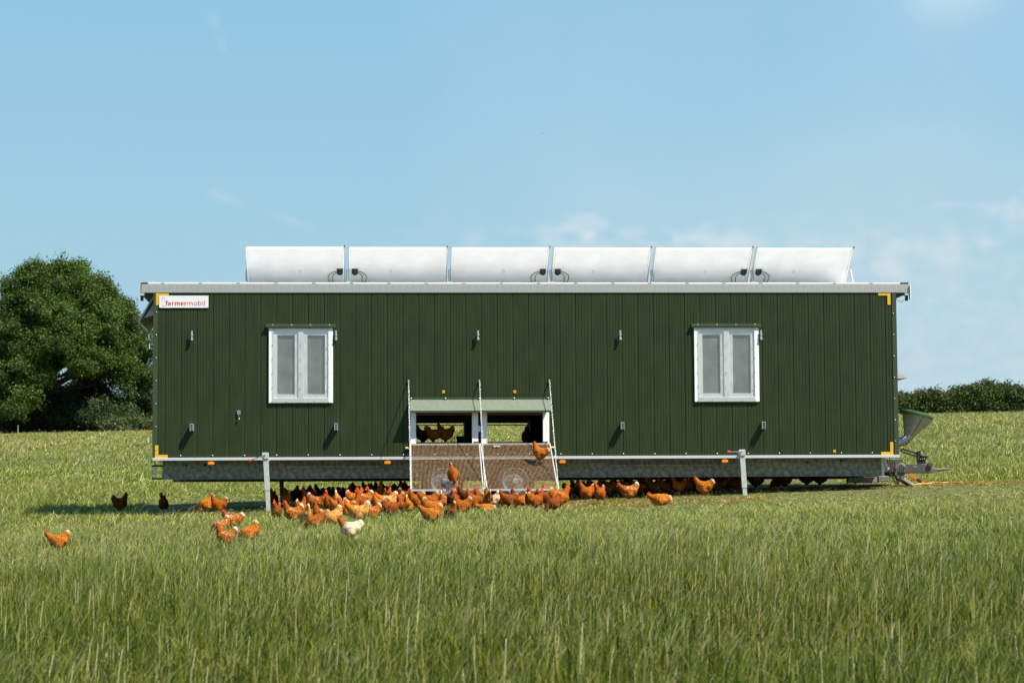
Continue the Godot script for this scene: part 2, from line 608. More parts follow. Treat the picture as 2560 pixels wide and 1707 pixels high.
func make_roof() -> void:
	var f := MB.new()
	f.box(-6.19, 6.2, 3.481, 3.618, -0.03, 0.016, 0.004)
	part("fascia", f, M.alu)
	var lip := MB.new()
	lip.box(-6.08, 6.06, 3.62, 3.645, -0.08, 0.014, 0.006)
	part("roof_edge", lip, M.roof)
	for k in 21:
		var rib := MB.new()
		var x := -5.85 + k * 0.602
		if x > 6.0: break
		rib.box(x - 0.03, x + 0.03, 3.634, 3.642, 0.0145, 0.017)
		part("edge_clip", rib, M.steel)
	var r := MB.new()
	r.quad(Vector3(-6.19, 3.622, -0.03), Vector3(6.2, 3.622, -0.03), Vector3(6.2, 3.72, -2.9), Vector3(-6.19, 3.72, -2.9))
	r.quad(Vector3(-6.19, 3.49, -2.9), Vector3(6.2, 3.49, -2.9), Vector3(6.2, 3.49, -0.03), Vector3(-6.19, 3.49, -0.03))
	r.quad(Vector3(6.2, 3.49, -2.9), Vector3(-6.19, 3.49, -2.9), Vector3(-6.19, 3.72, -2.9), Vector3(6.2, 3.72, -2.9))
	part("roof_sheet", r, M.roof)
	for k in 42:
		var q := MB.new()
		var x := -6.0 + k * 0.292
		q.obox(Transform3D(Basis(Vector3.RIGHT, 0.0337), Vector3(x, 3.685, -1.45)), Vector3(0.035, 0.03, 2.86))
		part("roof_rib", q, M.roof)
	for q in [[-6.18, -6.0], [6.0, 6.19]]:
		var so := MB.new()
		so.box(q[0], q[1], 3.482, 3.489, -2.6, -0.032)
		part("soffit", so, M.dark)
	for s in [-1, 1]:
		var cap := MB.new()
		cap.box(6.2 * s, 6.215 * s, 3.478, 3.66, -2.9, 0.019)
		part("verge_trim", cap, M.leg)
		var e := MB.new()
		e.box(6.085 * s, 6.195 * s, 3.622, 3.652, -0.2, 0.01, 0.01)
		part("roof_end_block", e, M.brown)
		var g := MB.new()
		g.box(6.14 * s, 6.215 * s, 3.437, 3.472, -0.08, 0.03)
		part("gutter_bracket", g, M.leg)
		var p := MB.new()
		p.tube(Vector3(6.178 * s, 3.437, -0.03), Vector3(6.178 * s, 3.355, -0.03), 0.026, 0.026, 12)
		part("drain_pipe", p, M.black)
	var st := MB.new()
	st.box(6.222, 6.234, 3.375, 3.61, -0.04, 0.05)
	part("end_strip", st, M.white)
	var wr := MB.new()
	var ps := []
	for k in 9:
		var t := k / 8.0
		ps.append(Vector3(lerpf(6.0, 6.16, t), lerpf(3.39, 3.39, t) - 0.05 * sin(PI * t), -0.03))
	wr.path(ps, 0.004)
	part("cable", wr, M.black)
	var rl := MB.new()
	rl.box(-5.995, 6.008, 0.806, 0.85, -0.05, 0.03, 0.003)
	part("bottom_rail", rl, M.rail)

func make_windows() -> void:
	for q in [[-4.158, -3.136, "left"], [2.68, 3.732, "right"]]:
		var x0: float = q[0]
		var x1: float = q[1]
		var y0 := 1.715
		var y1 := 2.913
		var sx: float = (x1 - x0) / 1.022
		var f := MB.new()
		f.box(x0, x0 + 0.075, y0, y1, -0.02, 0.035, 0.004)
		f.box(x1 - 0.075, x1, y0, y1, -0.02, 0.035, 0.004)
		f.box(x0 + 0.0745, x1 - 0.0745, y0, y0 + 0.078, -0.02, 0.033, 0.004)
		f.box(x0 + 0.0745, x1 - 0.0745, y1 - 0.058, y1, -0.02, 0.033, 0.004)
		f.box(x0 + 0.466 * sx, x0 + 0.552 * sx, y0 + 0.077, y1 - 0.057, -0.02, 0.031, 0.004)
		var w := part("window", f, M.white)
		for s in [[0.076, 0.465], [0.553, 0.946]]:
			var a: float = x0 + s[0] * sx
			var b: float = x0 + s[1] * sx
			var m := MB.new()
			m.box(a, a + 0.06, y0 + 0.079, y1 - 0.06, -0.04, 0.012, 0.004)
			m.box(b - 0.056, b, y0 + 0.079, y1 - 0.06, -0.04, 0.012, 0.004)
			m.box(a + 0.0595, b - 0.0555, y0 + 0.079, y0 + 0.137, -0.04, 0.010, 0.004)
			m.box(a + 0.0595, b - 0.0555, y1 - 0.115, y1 - 0.06, -0.04, 0.010, 0.004)
			part("sash", m, M.white, w)
			var p := MB.new()
			p.box(a + 0.058, b - 0.054, y0 + 0.136, y1 - 0.114, -0.03, -0.02)
			part("pane", p, M.pane, w)
		var g := MB.new()
		var ax := x0 + 0.056
		var bx := x1 - 0.066
		var nx := int((bx - ax) / 0.0165)
		for k in nx + 1:
			var x := ax + k * 0.0165
			var bow := 0.012 * noise.get_noise_2d(x * 60.0, 3.0)
			g.bar(Vector3(x, y0 + 0.012, 0.04), Vector3(x + bow, (y0 + y1) / 2, 0.043), 0.0019, 0.0019)
			g.bar(Vector3(x + bow, (y0 + y1) / 2, 0.043), Vector3(x, y1 - 0.014, 0.04), 0.0019, 0.0019)
		var ny := int((y1 - y0 - 0.026) / 0.0165)
		for k in ny + 1:
			var y := y0 + 0.012 + k * 0.0165
			var sag := 0.01 * noise.get_noise_2d(y * 60.0, 9.0)
			g.bar(Vector3(ax, y, 0.042), Vector3((ax + bx) / 2, y + sag, 0.0445), 0.0019, 0.0019)
			g.bar(Vector3((ax + bx) / 2, y + sag, 0.0445), Vector3(bx, y, 0.042), 0.0019, 0.0019)
		tag(part("wire_mesh", g, M.wire, w), "", "", "", "stuff")
		var sc := MB.new()
		for k in 5:
			sc.box(lerpf(ax, bx, k / 4.0) - 0.006, lerpf(ax, bx, k / 4.0) + 0.006, y1 - 0.03, y1 - 0.018, 0.04, 0.048)
			sc.box(lerpf(ax, bx, k / 4.0) - 0.006, lerpf(ax, bx, k / 4.0) + 0.006, y0 + 0.016, y0 + 0.028, 0.04, 0.048)
		for k in 4:
			sc.box(ax - 0.002, ax + 0.01, lerpf(y0, y1, 0.2 + 0.19 * k), lerpf(y0, y1, 0.2 + 0.19 * k) + 0.012, 0.04, 0.048)
			sc.box(bx - 0.01, bx + 0.002, lerpf(y0, y1, 0.2 + 0.19 * k), lerpf(y0, y1, 0.2 + 0.19 * k) + 0.012, 0.04, 0.048)
			sc.box((ax + bx) / 2 - 0.006, (ax + bx) / 2 + 0.006, lerpf(y0, y1, 0.2 + 0.19 * k), lerpf(y0, y1, 0.2 + 0.19 * k) + 0.012, 0.04, 0.048)
		tag(part("staple", sc, M.steel, w), "", "", "", "stuff")
		var hd := MB.new()
		hd.quad(Vector3(x0 - 0.045, 2.952, 0.062), Vector3(x1 + 0.045, 2.952, 0.062), Vector3(x1 + 0.045, 2.968, 0.006), Vector3(x0 - 0.045, 2.968, 0.006))
		hd.box(x0 - 0.045, x1 + 0.045, 2.920, 2.951, 0.05, 0.062)
		hd.box(x0 - 0.045, x1 + 0.045, 2.962, 2.982, 0.004, 0.012)
		var h := part("window_hood", hd, M.green_trim)
		for k in 4:
			var b := MB.new()
			b.ball(Vector3(lerpf(x0, x1, 0.06 + 0.295 * k), 2.963, 0.03), Vector3(0.010, 0.010, 0.010), 8, 5)
			part("screw", b, M.zinc, h)

func lattice_ramp(called: String, x0: float, x1: float, xb0: float, xb1: float) -> MeshInstance3D:
	var top0 := Vector3(x0, 1.045, 0.035)
	var top1 := Vector3(x1, 1.045, 0.035)
	var bot0 := Vector3(xb0, 0.292, 1.48)
	var bot1 := Vector3(xb1, 0.292, 1.48)
	var fr := MB.new()
	fr.bar(top0, bot0, 0.018, 0.03)
	fr.bar(top1, bot1, 0.018, 0.03)
	fr.bar(bot0 + Vector3(-0.014, 0, 0), bot1 + Vector3(0.014, 0, 0), 0.024, 0.03)
	fr.bar(top0 + Vector3(0.016, 0, 0), top1 + Vector3(-0.016, 0, 0), 0.03, 0.03)
	var r := part(called, fr, M.leg)
	var g := MB.new()
	var nx := 54
	var ny := 38
	for k in range(1, nx):
		var t := float(k) / nx
		g.bar(top0.lerp(top1, t) + Vector3(0, 0.012, 0.01), bot0.lerp(bot1, t) + Vector3(0, 0.012, 0.008), 0.0045, 0.003)
	for k in range(1, ny):
		var t := float(k) / ny
		g.bar(top0.lerp(bot0, t) + Vector3(0.012, 0.005, 0), top1.lerp(bot1, t) + Vector3(-0.012, 0.007, 0), 0.0038, 0.0026)
	tag(part("lattice", g, M.lattice, r), "", "", "", "stuff")
	return r

func make_hatch() -> void:
	# awning over the two openings
	var a := MB.new()
	var p0 := Vector3(-1.91, 1.768, 0.006)
	var p1 := Vector3(0.352, 1.768, 0.006)
	var q0 := Vector3(-1.91, 1.578, 0.22)
	var q1 := Vector3(0.345, 1.578, 0.22)
	var dn := Vector3(0, -0.02, -0.012)
	a.quad(q0, q1, p1, p0)
	a.quad(p0 + dn, p1 + dn, q1 + dn, q0 + dn)
	a.quad(q0 + Vector3(0, -0.03, 0), q1 + Vector3(0, -0.03, 0), q1, q0)
	a.quad(p1, q1, q1 + dn, p1 + dn)
	a.quad(q0, p0, p0 + dn, q0 + dn)
	var aw := part("awning", a, M.awning)
	var lipm := MB.new()
	lipm.box(-1.911, 0.346, 1.545, 1.577, 0.205, 0.222)
	part("front_lip", lipm, M.green_trim, aw)
	var flash := MB.new()
	flash.box(-1.93, 0.36, 1.765, 1.80, 0.004, 0.016)
	part("flashing", flash, M.green_trim, aw)
	for x in [-1.89, -1.34, -0.795, -0.235, 0.31]:
		var b := MB.new()
		b.ball(Vector3(x, 1.782, 0.024), Vector3(0.014, 0.014, 0.014), 8, 6)
		part("bolt", b, M.zinc, aw)
	# frames of the openings
	for q in [[-1.901, -1.823, -0.901, -0.816], [-0.769, -0.685, 0.237, 0.325]]:
		var f := MB.new()
		f.box(q[0], q[1], 1.03, 1.56, -0.07, 0.03, 0.004)
		f.box(q[2], q[3], 1.03, 1.56, -0.07, 0.03, 0.004)
		var o := part("pop_hole_frame", f, M.white)
		for x in [q[1], q[2] - 0.012]:
			var e := MB.new()
			e.box(x, x + 0.012, 1.04, 1.555, -0.06, 0.036, 0.003)
			part("guide_strip", e, M.white, o)
		var hd := MB.new()
		hd.box(q[1] + 0.013, q[2] - 0.013, 1.515, 1.558, -0.065, 0.02)
		part("header", hd, M.brown, o)
		var sl := MB.new()
		sl.box(q[1] + 0.013, q[2] - 0.013, 1.028, 1.05, -0.065, 0.02)
		part("sill", sl, M.dark, o)
	var post := MB.new()
	post.box(-0.815, -0.770, 1.03, 1.56, -0.08, -0.005)
	part("middle_post", post, M.dark)
	var lk := MB.new()
	lk.box(-0.815, -0.775, 1.245, 1.345, -0.004, 0.03, 0.004)
	part("hatch_lock", lk, M.zinc)
	var r1 := lattice_ramp("ramp", -1.897, -0.80, -1.914, -0.808)
	var r2 := lattice_ramp("ramp", -0.778, 0.333, -0.75, 0.345)
	for x in [-1.96, 0.36]:
		var h := MB.new()
		h.tube(Vector3(x - 0.02, 0.99, 0.03), Vector3(x + 0.05, 0.99, 0.03), 0.015, 0.015, 10)
		part("hinge_pin", h, mat(lin(0.75, 0.62, 0.35), 0.5))
	# chains
	for q in [[-1.927, -1.925], [-0.791, -0.785], [0.335, 0.352]]:
		chain(Vector3(q[0], 2.03, 0.045), Vector3(q[1], 0.31, 1.47))

func chain(a: Vector3, b: Vector3) -> void:
	var hook := MB.new()
	hook.box(a.x - 0.011, a.x + 0.011, a.y - 0.01, a.y + 0.05, 0.005, 0.03)
	hook.tube(a + Vector3(0, 0.0, -0.03), a + Vector3(0, 0.0, 0.02), 0.009, 0.009, 8)
	var hk := part("chain_hook", hook, M.zinc)
	var m := MB.new()
	var nn := 76
	for k in nn:
		var p := a.lerp(b, (k + 0.5) / nn)
		p.y -= 0.02 * sin(PI * k / nn)
		var d := (b - a).normalized()
		var x := Vector3.RIGHT.rotated(d, 0.5 + (k % 2) * PI / 2)
		var y := d
		var ps := []
		for j in 9:
			var t := TAU * j / 8.0
			ps.append(p + x * cos(t) * 0.0085 + y * sin(t) * 0.0175)
		m.path(ps, 0.0034, 4)
	part("chain", m, M.zinc, hk)

func make_fittings() -> void:
	# upper catches and lower brackets on the wall
	for x in [-5.377, -3.085, -0.811, 1.483, 3.768]:
		var m := MB.new()
		m.box(x - 0.013, x + 0.013, 2.71, 2.868, 0.06, 0.07, 0.002)
		m.box(x - 0.016, x + 0.022, 2.72, 2.745, 0.045, 0.078)
		m.box(x - 0.010, x + 0.020, 2.79, 2.812, 0.045, 0.077)
		m.bar(Vector3(x, 2.735, 0.0), Vector3(x, 2.735, 0.062), 0.016, 0.016)
		m.bar(Vector3(x, 2.80, 0.0), Vector3(x, 2.80, 0.062), 0.016, 0.016)
		part("shutter_catch", m, M.zinc)
	for x in [-5.37, -3.085, 1.497, 3.778]:
		var m := MB.new()
		m.box(x - 0.027, x - 0.019, 1.27, 1.385, 0.0, 0.15)
		m.box(x + 0.019, x + 0.027, 1.27, 1.385, 0.0, 0.15)
		m.box(x - 0.0185, x + 0.0185, 1.373, 1.384, 0.0, 0.149)
		m.box(x - 0.0185, x + 0.0185, 1.28, 1.37, 0.02, 0.03)
		part("stay_bracket", m, M.zinc)
	var lk := MB.new()
	lk.box(-4.665, -4.605, 1.53, 1.60, 0.004, 0.03, 0.008)
	lk.tube(Vector3(-4.635, 1.53, 0.03), Vector3(-4.63, 1.475, 0.035), 0.006, 0.006, 6)
	lk.ball(Vector3(-4.628, 1.462, 0.035), Vector3(0.017, 0.014, 0.012), 8, 6)
	part("door_lock", lk, M.steel)
	# screws along the bottom and down the corners
	for k in 23:
		var m := MB.new()
		m.ball(Vector3(-5.81 + k * 0.505 + 0.26, 0.885, 0.008), Vector3(0.012, 0.012, 0.012), 8, 6)
		part("screw", m, M.zinc)
	for k in 9:
		for x in [-5.945, 5.945]:
			var m := MB.new()
			m.ball(Vector3(x, 0.98 + k * 0.365 if x < 0 else 1.12 + k * 0.345 - 0.05, 0.01), Vector3(0.010, 0.010, 0.010), 8, 6)
			if k < 7: part("screw", m, M.zinc)
	# yellow marking tape at the corners
	for q in [[-5.953, -5.903, 3.286, 3.480, -5.9025, -5.751, 3.438, 3.480], [5.855, 5.905, 3.284, 3.480, 5.704, 5.8545, 3.436, 3.480], [-5.955, -5.903, 0.852, 1.05, -5.9025, -5.754, 0.852, 0.899], [5.856, 5.907, 0.853, 1.056, 5.708, 5.8555, 0.853, 0.899]]:
		var m := MB.new()
		m.box(q[0], q[1], q[2], q[3], 0.0085, 0.0105)
		m.box(q[4], q[5], q[6], q[7], 0.006, 0.0085)
		part("corner_tape", m, M.yellow)
	for p in [[-1.366, 1.89], [-0.223, 1.888], [4.947, 0.914]]:
		var m := MB.new()
		m.box(p[0] - 0.021, p[0] + 0.021, p[1] - 0.022, p[1] + 0.022, 0.005, 0.0075)
		var s := part("warning_sticker", m, M.yellow)
		var t := MB.new()
		t.tri(Vector3(p[0] - 0.012, p[1] - 0.01, 0.0085), Vector3(p[0] + 0.012, p[1] - 0.01, 0.0085), Vector3(p[0], p[1] + 0.012, 0.0085))
		part("symbol", t, mat(lin(0.35, 0.16, 0.01), 0.6), s)
	# the name board
	var b := MB.new()
	b.box(-5.902, -5.12, 3.24, 3.435, 0.011, 0.018)
	var board := part("sign_board", b, M.sign)
	tag(board, "white name board lettered in red beside a drawn hen outline")
	word("farmer", "Droid Sans", 800, -5.803, -5.468, 3.2785, board)
	word("mobil", "Droid Sans", 400, -5.455, -5.172, 3.2785, board)
	var o := MB.new()
	var ps := []
	for p in [[-5.80, 3.275], [-5.825, 3.272], [-5.85, 3.29], [-5.857, 3.33], [-5.845, 3.37], [-5.865, 3.378], [-5.86, 3.395], [-5.845, 3.398], [-5.835, 3.415], [-5.825, 3.40], [-5.812, 3.398], [-5.815, 3.375], [-5.808, 3.35], [-5.785, 3.345], [-5.765, 3.362]]:
		ps.append(Vector3(p[0], p[1], 0.019))
	for k in ps.size() - 1:
		o.bar(ps[k], ps[k + 1], 0.0035, 0.0035)
	part("hen_outline", o, mat(lin(0.62, 0.30, 0.30), 0.6), board)
	for x in [-5.893, -5.511, -5.13]:
		for y in [3.249, 3.426]:
			var m := MB.new()
			m.ball(Vector3(x, y, 0.018), Vector3(0.005, 0.005, 0.003), 6, 4)
			part("rivet", m, M.steel, board)
	# amber side lamps
	for x in [-5.067, -2.266, 0.535, 3.159]:
		var m := MB.new()
		m.box(x - 0.029, x + 0.029, 0.738, 0.786, 0.0, 0.03, 0.004)
		m.tube(Vector3(x - 0.029, 0.762, 0.0), Vector3(x - 0.029, 0.762, 0.029), 0.0235, 0.0235, 14)
		m.tube(Vector3(x + 0.029, 0.762, 0.0), Vector3(x + 0.029, 0.762, 0.029), 0.0235, 0.0235, 14)
		var lamp := part("side_marker", m, M.amber)
		var hold := MB.new()
		hold.box(x - 0.02, x + 0.02, 0.745, 0.804, -0.04, -0.001)
		part("lamp_holder", hold, M.galv, lamp)

func word(text: String, font: String, weight: int, x0: float, x1: float, y: float, parent: Node) -> void:
	var f := SystemFont.new()
	f.font_names = PackedStringArray([font])
	f.font_weight = weight
	var t := TextMesh.new()
	t.font = f
	t.text = text
	t.font_size = 32
	t.pixel_size = 0.01
	t.depth = 0.02
	t.curve_step = 1.0
	var o := MeshInstance3D.new()
	o.name = "lettering" if weight > 500 else "lettering_001"
	o.mesh = t
	o.material_override = M.ink
	var bb := t.get_aabb()
	var s := (x1 - x0) / bb.size.x
	var tall := 0.0745 / bb.size.y
	o.scale = Vector3(s, tall, 0.1)
	o.position = Vector3((x0 + x1) / 2 - bb.get_center().x * s, y - bb.position.y * tall, 0.019)
	parent.add_child(o)

func make_chassis() -> void:
	var b := MB.new()
	b.box(-5.86, 5.765, 0.535, 0.81, -0.262, -0.25)
	b.box(-5.86, 5.765, 0.515, 0.535, -0.34, -0.235)
	b.box(-5.86, 5.765, 0.81, 0.825, -0.34, -0.235)
	part("chassis_beam", b, M.galv)
	var b2 := MB.new()
	b2.box(-5.86, 5.765, 0.515, 0.815, -2.45, -2.43)
	part("chassis_beam", b2, M.galv)
	for x in [-5.8, -4.0, -2.4, 1.2, 3.4, 5.7]:
		var c := MB.new()
		c.box(x - 0.04, x + 0.04, 0.62, 0.82, -2.425, -0.27)
		part("cross_member", c, M.galv)
	for q in [[-3.95, -2.35], [1.3, 3.15]]:
		var r := MB.new()
		r.box(q[0], q[1], 0.685, 0.715, -0.248, -0.205)
		part("stay_rail", r, M.galv)
	for q in [[-2.62, 0.17], [1.36, 0.17], [-5.6, 0.09], [4.9, 0.1], [2.7, 0.14]]:
		var r := MB.new()
		r.box(q[0], q[0] + q[1], 0.60, 0.77, -0.2485, -0.243)
		part("gusset_plate", r, M.galv)
	for q in [[-5.48, 0.735, 0.018], [-5.18, 0.74, 0.026], [-5.1, 0.70, 0.016], [5.1, 0.77, 0.02], [4.55, 0.74, 0.022]]:
		var r := MB.new()
		r.tube(Vector3(q[0], q[1], -0.2495), Vector3(q[0], q[1], -0.246), q[2], q[2], 12)
		part("punched_hole", r, M.black)
	# corner bracket at the left end
	var lb := MB.new()
	lb.box(-6.03, -5.845, 0.72, 0.745, -0.4, -0.24)
	lb.box(-6.03, -5.845, 0.515, 0.54, -0.4, -0.24)
	part("end_bracket", lb, M.dark)
	var lf := MB.new()
	lf.box(-6.032, -6.014, 0.545, 0.72, -0.30, -0.235)
	lf.box(-5.975, -5.958, 0.545, 0.72, -0.30, -0.235)
	lf.box(-6.013, -5.976, 0.70, 0.718, -0.30, -0.237)
	lf.box(-6.013, -5.976, 0.547, 0.56, -0.30, -0.237)
	part("hitch_loop", lf, M.leg)
	# support legs
	support_leg(-4.2, 0.917, 0.817, -0.014, Vector3(-4.205, 0.876, 0.33), Vector3(-4.428, 0.798, 0.33))
	support_leg(3.395, 0.934, 0.836, 0.11, Vector3(3.38, 0.897, 0.33), Vector3(3.186, 0.897, 0.33))
	for x in [-4.06, 3.5]:
		var r := MB.new()
		r.bar(Vector3(x, 0.82, -2.42), Vector3(x + 0.05, ground(x, -2.4) - 0.06, -2.42), 0.075, 0.075)
		part("rear_leg", r, M.galv)
	# axles and wheels
	for q in [-1.366, -0.223]:
		wheel(Vector3(q, 0.458, -0.13), 1.0)
		wheel(Vector3(q, 0.458, -2.56), -1.0)
		var ax := MB.new()
		ax.tube(Vector3(q, 0.458, -2.5), Vector3(q, 0.458, -0.19), 0.04, 0.04, 12)
		part("axle", ax, M.galv)
	# drawbar, hitch, hoses
	var d := MB.new()
	d.box(5.7, 6.84, 0.585, 0.735, -1.42, -1.28, 0.008)
	d.box(5.72, 6.38, 0.53, 0.584, -1.40, -1.30)
	var db := part("drawbar", d, M.drawbar)
	var pin := MB.new()
	pin.tube(Vector3(6.80, 0.715, -1.45), Vector3(6.80, 0.715, -1.25), 0.042, 0.042, 20)
	pin.tube(Vector3(6.80, 0.715, -1.249), Vector3(6.80, 0.715, -1.235), 0.018, 0.018, 12)
	part("hitch_pin", pin, M.drawbar, db)
	var eye := MB.new()
	eye.obox(Transform3D(Basis(), Vector3(6.88, 0.637, -1.35)), Vector3(0.12, 0.07, 0.06), 0.01)
	eye.tube(Vector3(6.93, 0.637, -1.35), Vector3(7.12, 0.648, -1.35), 0.034, 0.016, 12)
	eye.tube(Vector3(7.12, 0.648, -1.35), Vector3(7.19, 0.648, -1.35), 0.018, 0.014, 12)
	part("tow_eye", eye, worn(lin(0.10, 0.085, 0.07), lin(0.26, 0.22, 0.18), 0.03, Vector3(4, 4, 4), 0.6, 0.3, 25), db)
	var slot := MB.new()
	slot.box(6.52, 6.585, 0.689, 0.697, -1.279, -1.276)
	part("maker_plate", slot, M.leg, db)
	var j := MB.new()
	j.box(6.61, 6.735, 0.737, 0.81, -1.40, -1.30)
	j.lathe([Vector2(0.0, 0.0), Vector2(0.075, 0.0), Vector2(0.095, 0.06), Vector2(0.07, 0.09), Vector2(0.0, 0.095)], Transform3D(Basis(Vector3.FORWARD, 0.25), Vector3(6.67, 0.812, -1.35)), 16)
	j.bar(Vector3(6.605, 0.80, -1.3), Vector3(6.63, 0.95, -1.3), 0.04, 0.05)
	j.bar(Vector3(6.33, 0.99, -1.3), Vector3(6.62, 0.90, -1.3), 0.028, 0.028)
	j.bar(Vector3(6.35, 0.935, -1.3), Vector3(6.6, 0.86, -1.3), 0.026, 0.026)
	j.bar(Vector3(6.33, 0.99, -1.3), Vector3(6.32, 0.94, -1.3), 0.03, 0.03)
	j.bar(Vector3(6.575, 0.925, -1.28), Vector3(6.66, 0.955, -1.28), 0.02, 0.02)
	part("hitch_lock_lever", j, M.black)
	var jb := MB.new()
	for k in 3:
		jb.ball(Vector3(6.64 + 0.03 * k, 0.815, -1.245), Vector3(0.008, 0.008, 0.008), 8, 5)
	tag(part("lever_bolt", jb, M.zinc), "", "", "", "stuff")
	var br := MB.new()
	br.box(5.758, 5.805, 0.515, 0.79, -0.27, -0.23)
	br.bar(Vector3(5.80, 0.80, -0.24), Vector3(5.88, 0.62, -0.24), 0.012, 0.035)
	part("front_bracket", br, M.leg)
	var fr := MB.new()
	fr.box(5.80, 6.28, 0.60, 0.80, -2.2, -1.0)
	part("front_frame", fr, M.drawbar)
	var un := MB.new()
	un.box(5.35, 5.85, 0.42, 0.51, -1.1, -0.9)
	un.box(5.84, 6.02, 0.44, 0.53, -1.0, -0.88, 0.01)
	part("jack_foot_beam", un, M.galv)
	for k in 5:
		var m := MB.new()
		var ps := []
		var x0 := 5.84 + 0.05 * k
		for i in 15:
			var t := i / 14.0
			ps.append(Vector3(lerpf(x0, 6.16 - 0.03 * k, t) + 0.05 * sin(PI * t), 0.79 - (0.31 + 0.03 * (k % 3)) * sin(PI * pow(t, 0.8)) - 0.12 * t, -0.35 - 0.05 * k))
		m.path(ps, 0.0075 if k != 2 else 0.006, 6)
		part("hose", m, M.black)
	var lp := MB.new()
	for k in 3:
		var ps := []
		for i in 19:
			var t := PI * 0.15 + TAU * i / 22.0
			ps.append(Vector3(6.13 + (0.075 + 0.012 * k) * cos(t), 0.60 + (0.11 + 0.01 * k) * sin(t), -0.45 - 0.02 * k))
		lp.path(ps, 0.006, 6)
	part("coiled_hose", lp, M.galv)

func support_leg(x: float, top: float, neck: float, foot: float, h0: Vector3, h1: Vector3) -> void:
	var z := 0.25
	var tb := MB.new()
	var a := Vector3(x + 0.008, neck, z)
	var b := Vector3(x + 0.036, 0.325, z)
	tb.bar(a, b, 0.08, 0.08)
	var leg := part("support_leg", tb, M.leg)
	var hd := MB.new()
	hd.box(x - 0.053, x + 0.053, neck + 0.001, top, z - 0.06, z + 0.06, 0.006)
	hd.box(x - 0.03, x + 0.05, neck - 0.05, neck + 0.03, 0.03, z - 0.045)
	part("gear_head", hd, M.leg, leg)
	var inn := MB.new()
	inn.bar(b + Vector3(0.001, 0.01, 0), Vector3(x + 0.055, foot - 0.1, z), 0.066, 0.066)
	part("inner_tube", inn, M.leg, leg)
	var hb := MB.new()
	hb.tube(h0, h1, 0.0075, 0.0075, 8)
	hb.tube(h0 + Vector3(0, 0, -0.06), h0, 0.012, 0.012, 8)
	part("crank_handle", hb, M.steel, leg)
	var kn := MB.new()
	kn.ball(h1 + (h1 - h0).normalized() * 0.015, Vector3(0.029, 0.023, 0.023), 12, 8)
	part("handle_knob", kn, M.red, leg)

func wheel(p: Vector3, s: float) -> void:
	var t := Transform3D(Basis(Vector3.RIGHT, PI / 2 * s), p)
	var m := MB.new()
	m.lathe([Vector2(0.205, -0.09), Vector2(0.26, -0.10), Vector2(0.30, -0.085), Vector2(0.312, -0.05), Vector2(0.314, 0.0), Vector2(0.312, 0.05), Vector2(0.30, 0.085), Vector2(0.262, 0.10), Vector2(0.205, 0.085)], t, 48)
	for k in 60:
		var a := TAU * k / 60
		var q := t * Transform3D(Basis(Vector3.UP, a), Vector3.ZERO)
		m.obox(q * Transform3D(Basis(), Vector3(0.313, 0.05, 0)), Vector3(0.009, 0.07, 0.018))
		m.obox(q * Transform3D(Basis(), Vector3(0.313, -0.05, 0.01)), Vector3(0.009, 0.07, 0.018))
	var w := part("wheel", m, M.rubber)
	var r := MB.new()
	r.lathe([Vector2(0.216, 0.088), Vector2(0.21, 0.094), Vector2(0.197, 0.09), Vector2(0.19, 0.065), Vector2(0.18, 0.045), Vector2(0.16, 0.04), Vector2(0.12, 0.055), Vector2(0.08, 0.06), Vector2(0.0, 0.06)], t, 40)
	r.lathe([Vector2(0.216, 0.088), Vector2(0.205, 0.0), Vector2(0.205, -0.09)], t, 40)
	part("rim", r, mat(lin(0.22, 0.235, 0.25), 0.5, 0.1), w)
	var h := MB.new()
	h.lathe([Vector2(0.05, 0.058), Vector2(0.048, 0.09), Vector2(0.036, 0.105), Vector2(0.0, 0.107)], t, 20)
	for k in 6:
		var a := TAU * k / 6
		h.tube(t * Vector3(0.078 * cos(a), 0.058, 0.078 * sin(a)), t * Vector3(0.078 * cos(a), 0.078, 0.078 * sin(a)), 0.011, 0.011, 6)
	part("hub", h, M.zinc, w)

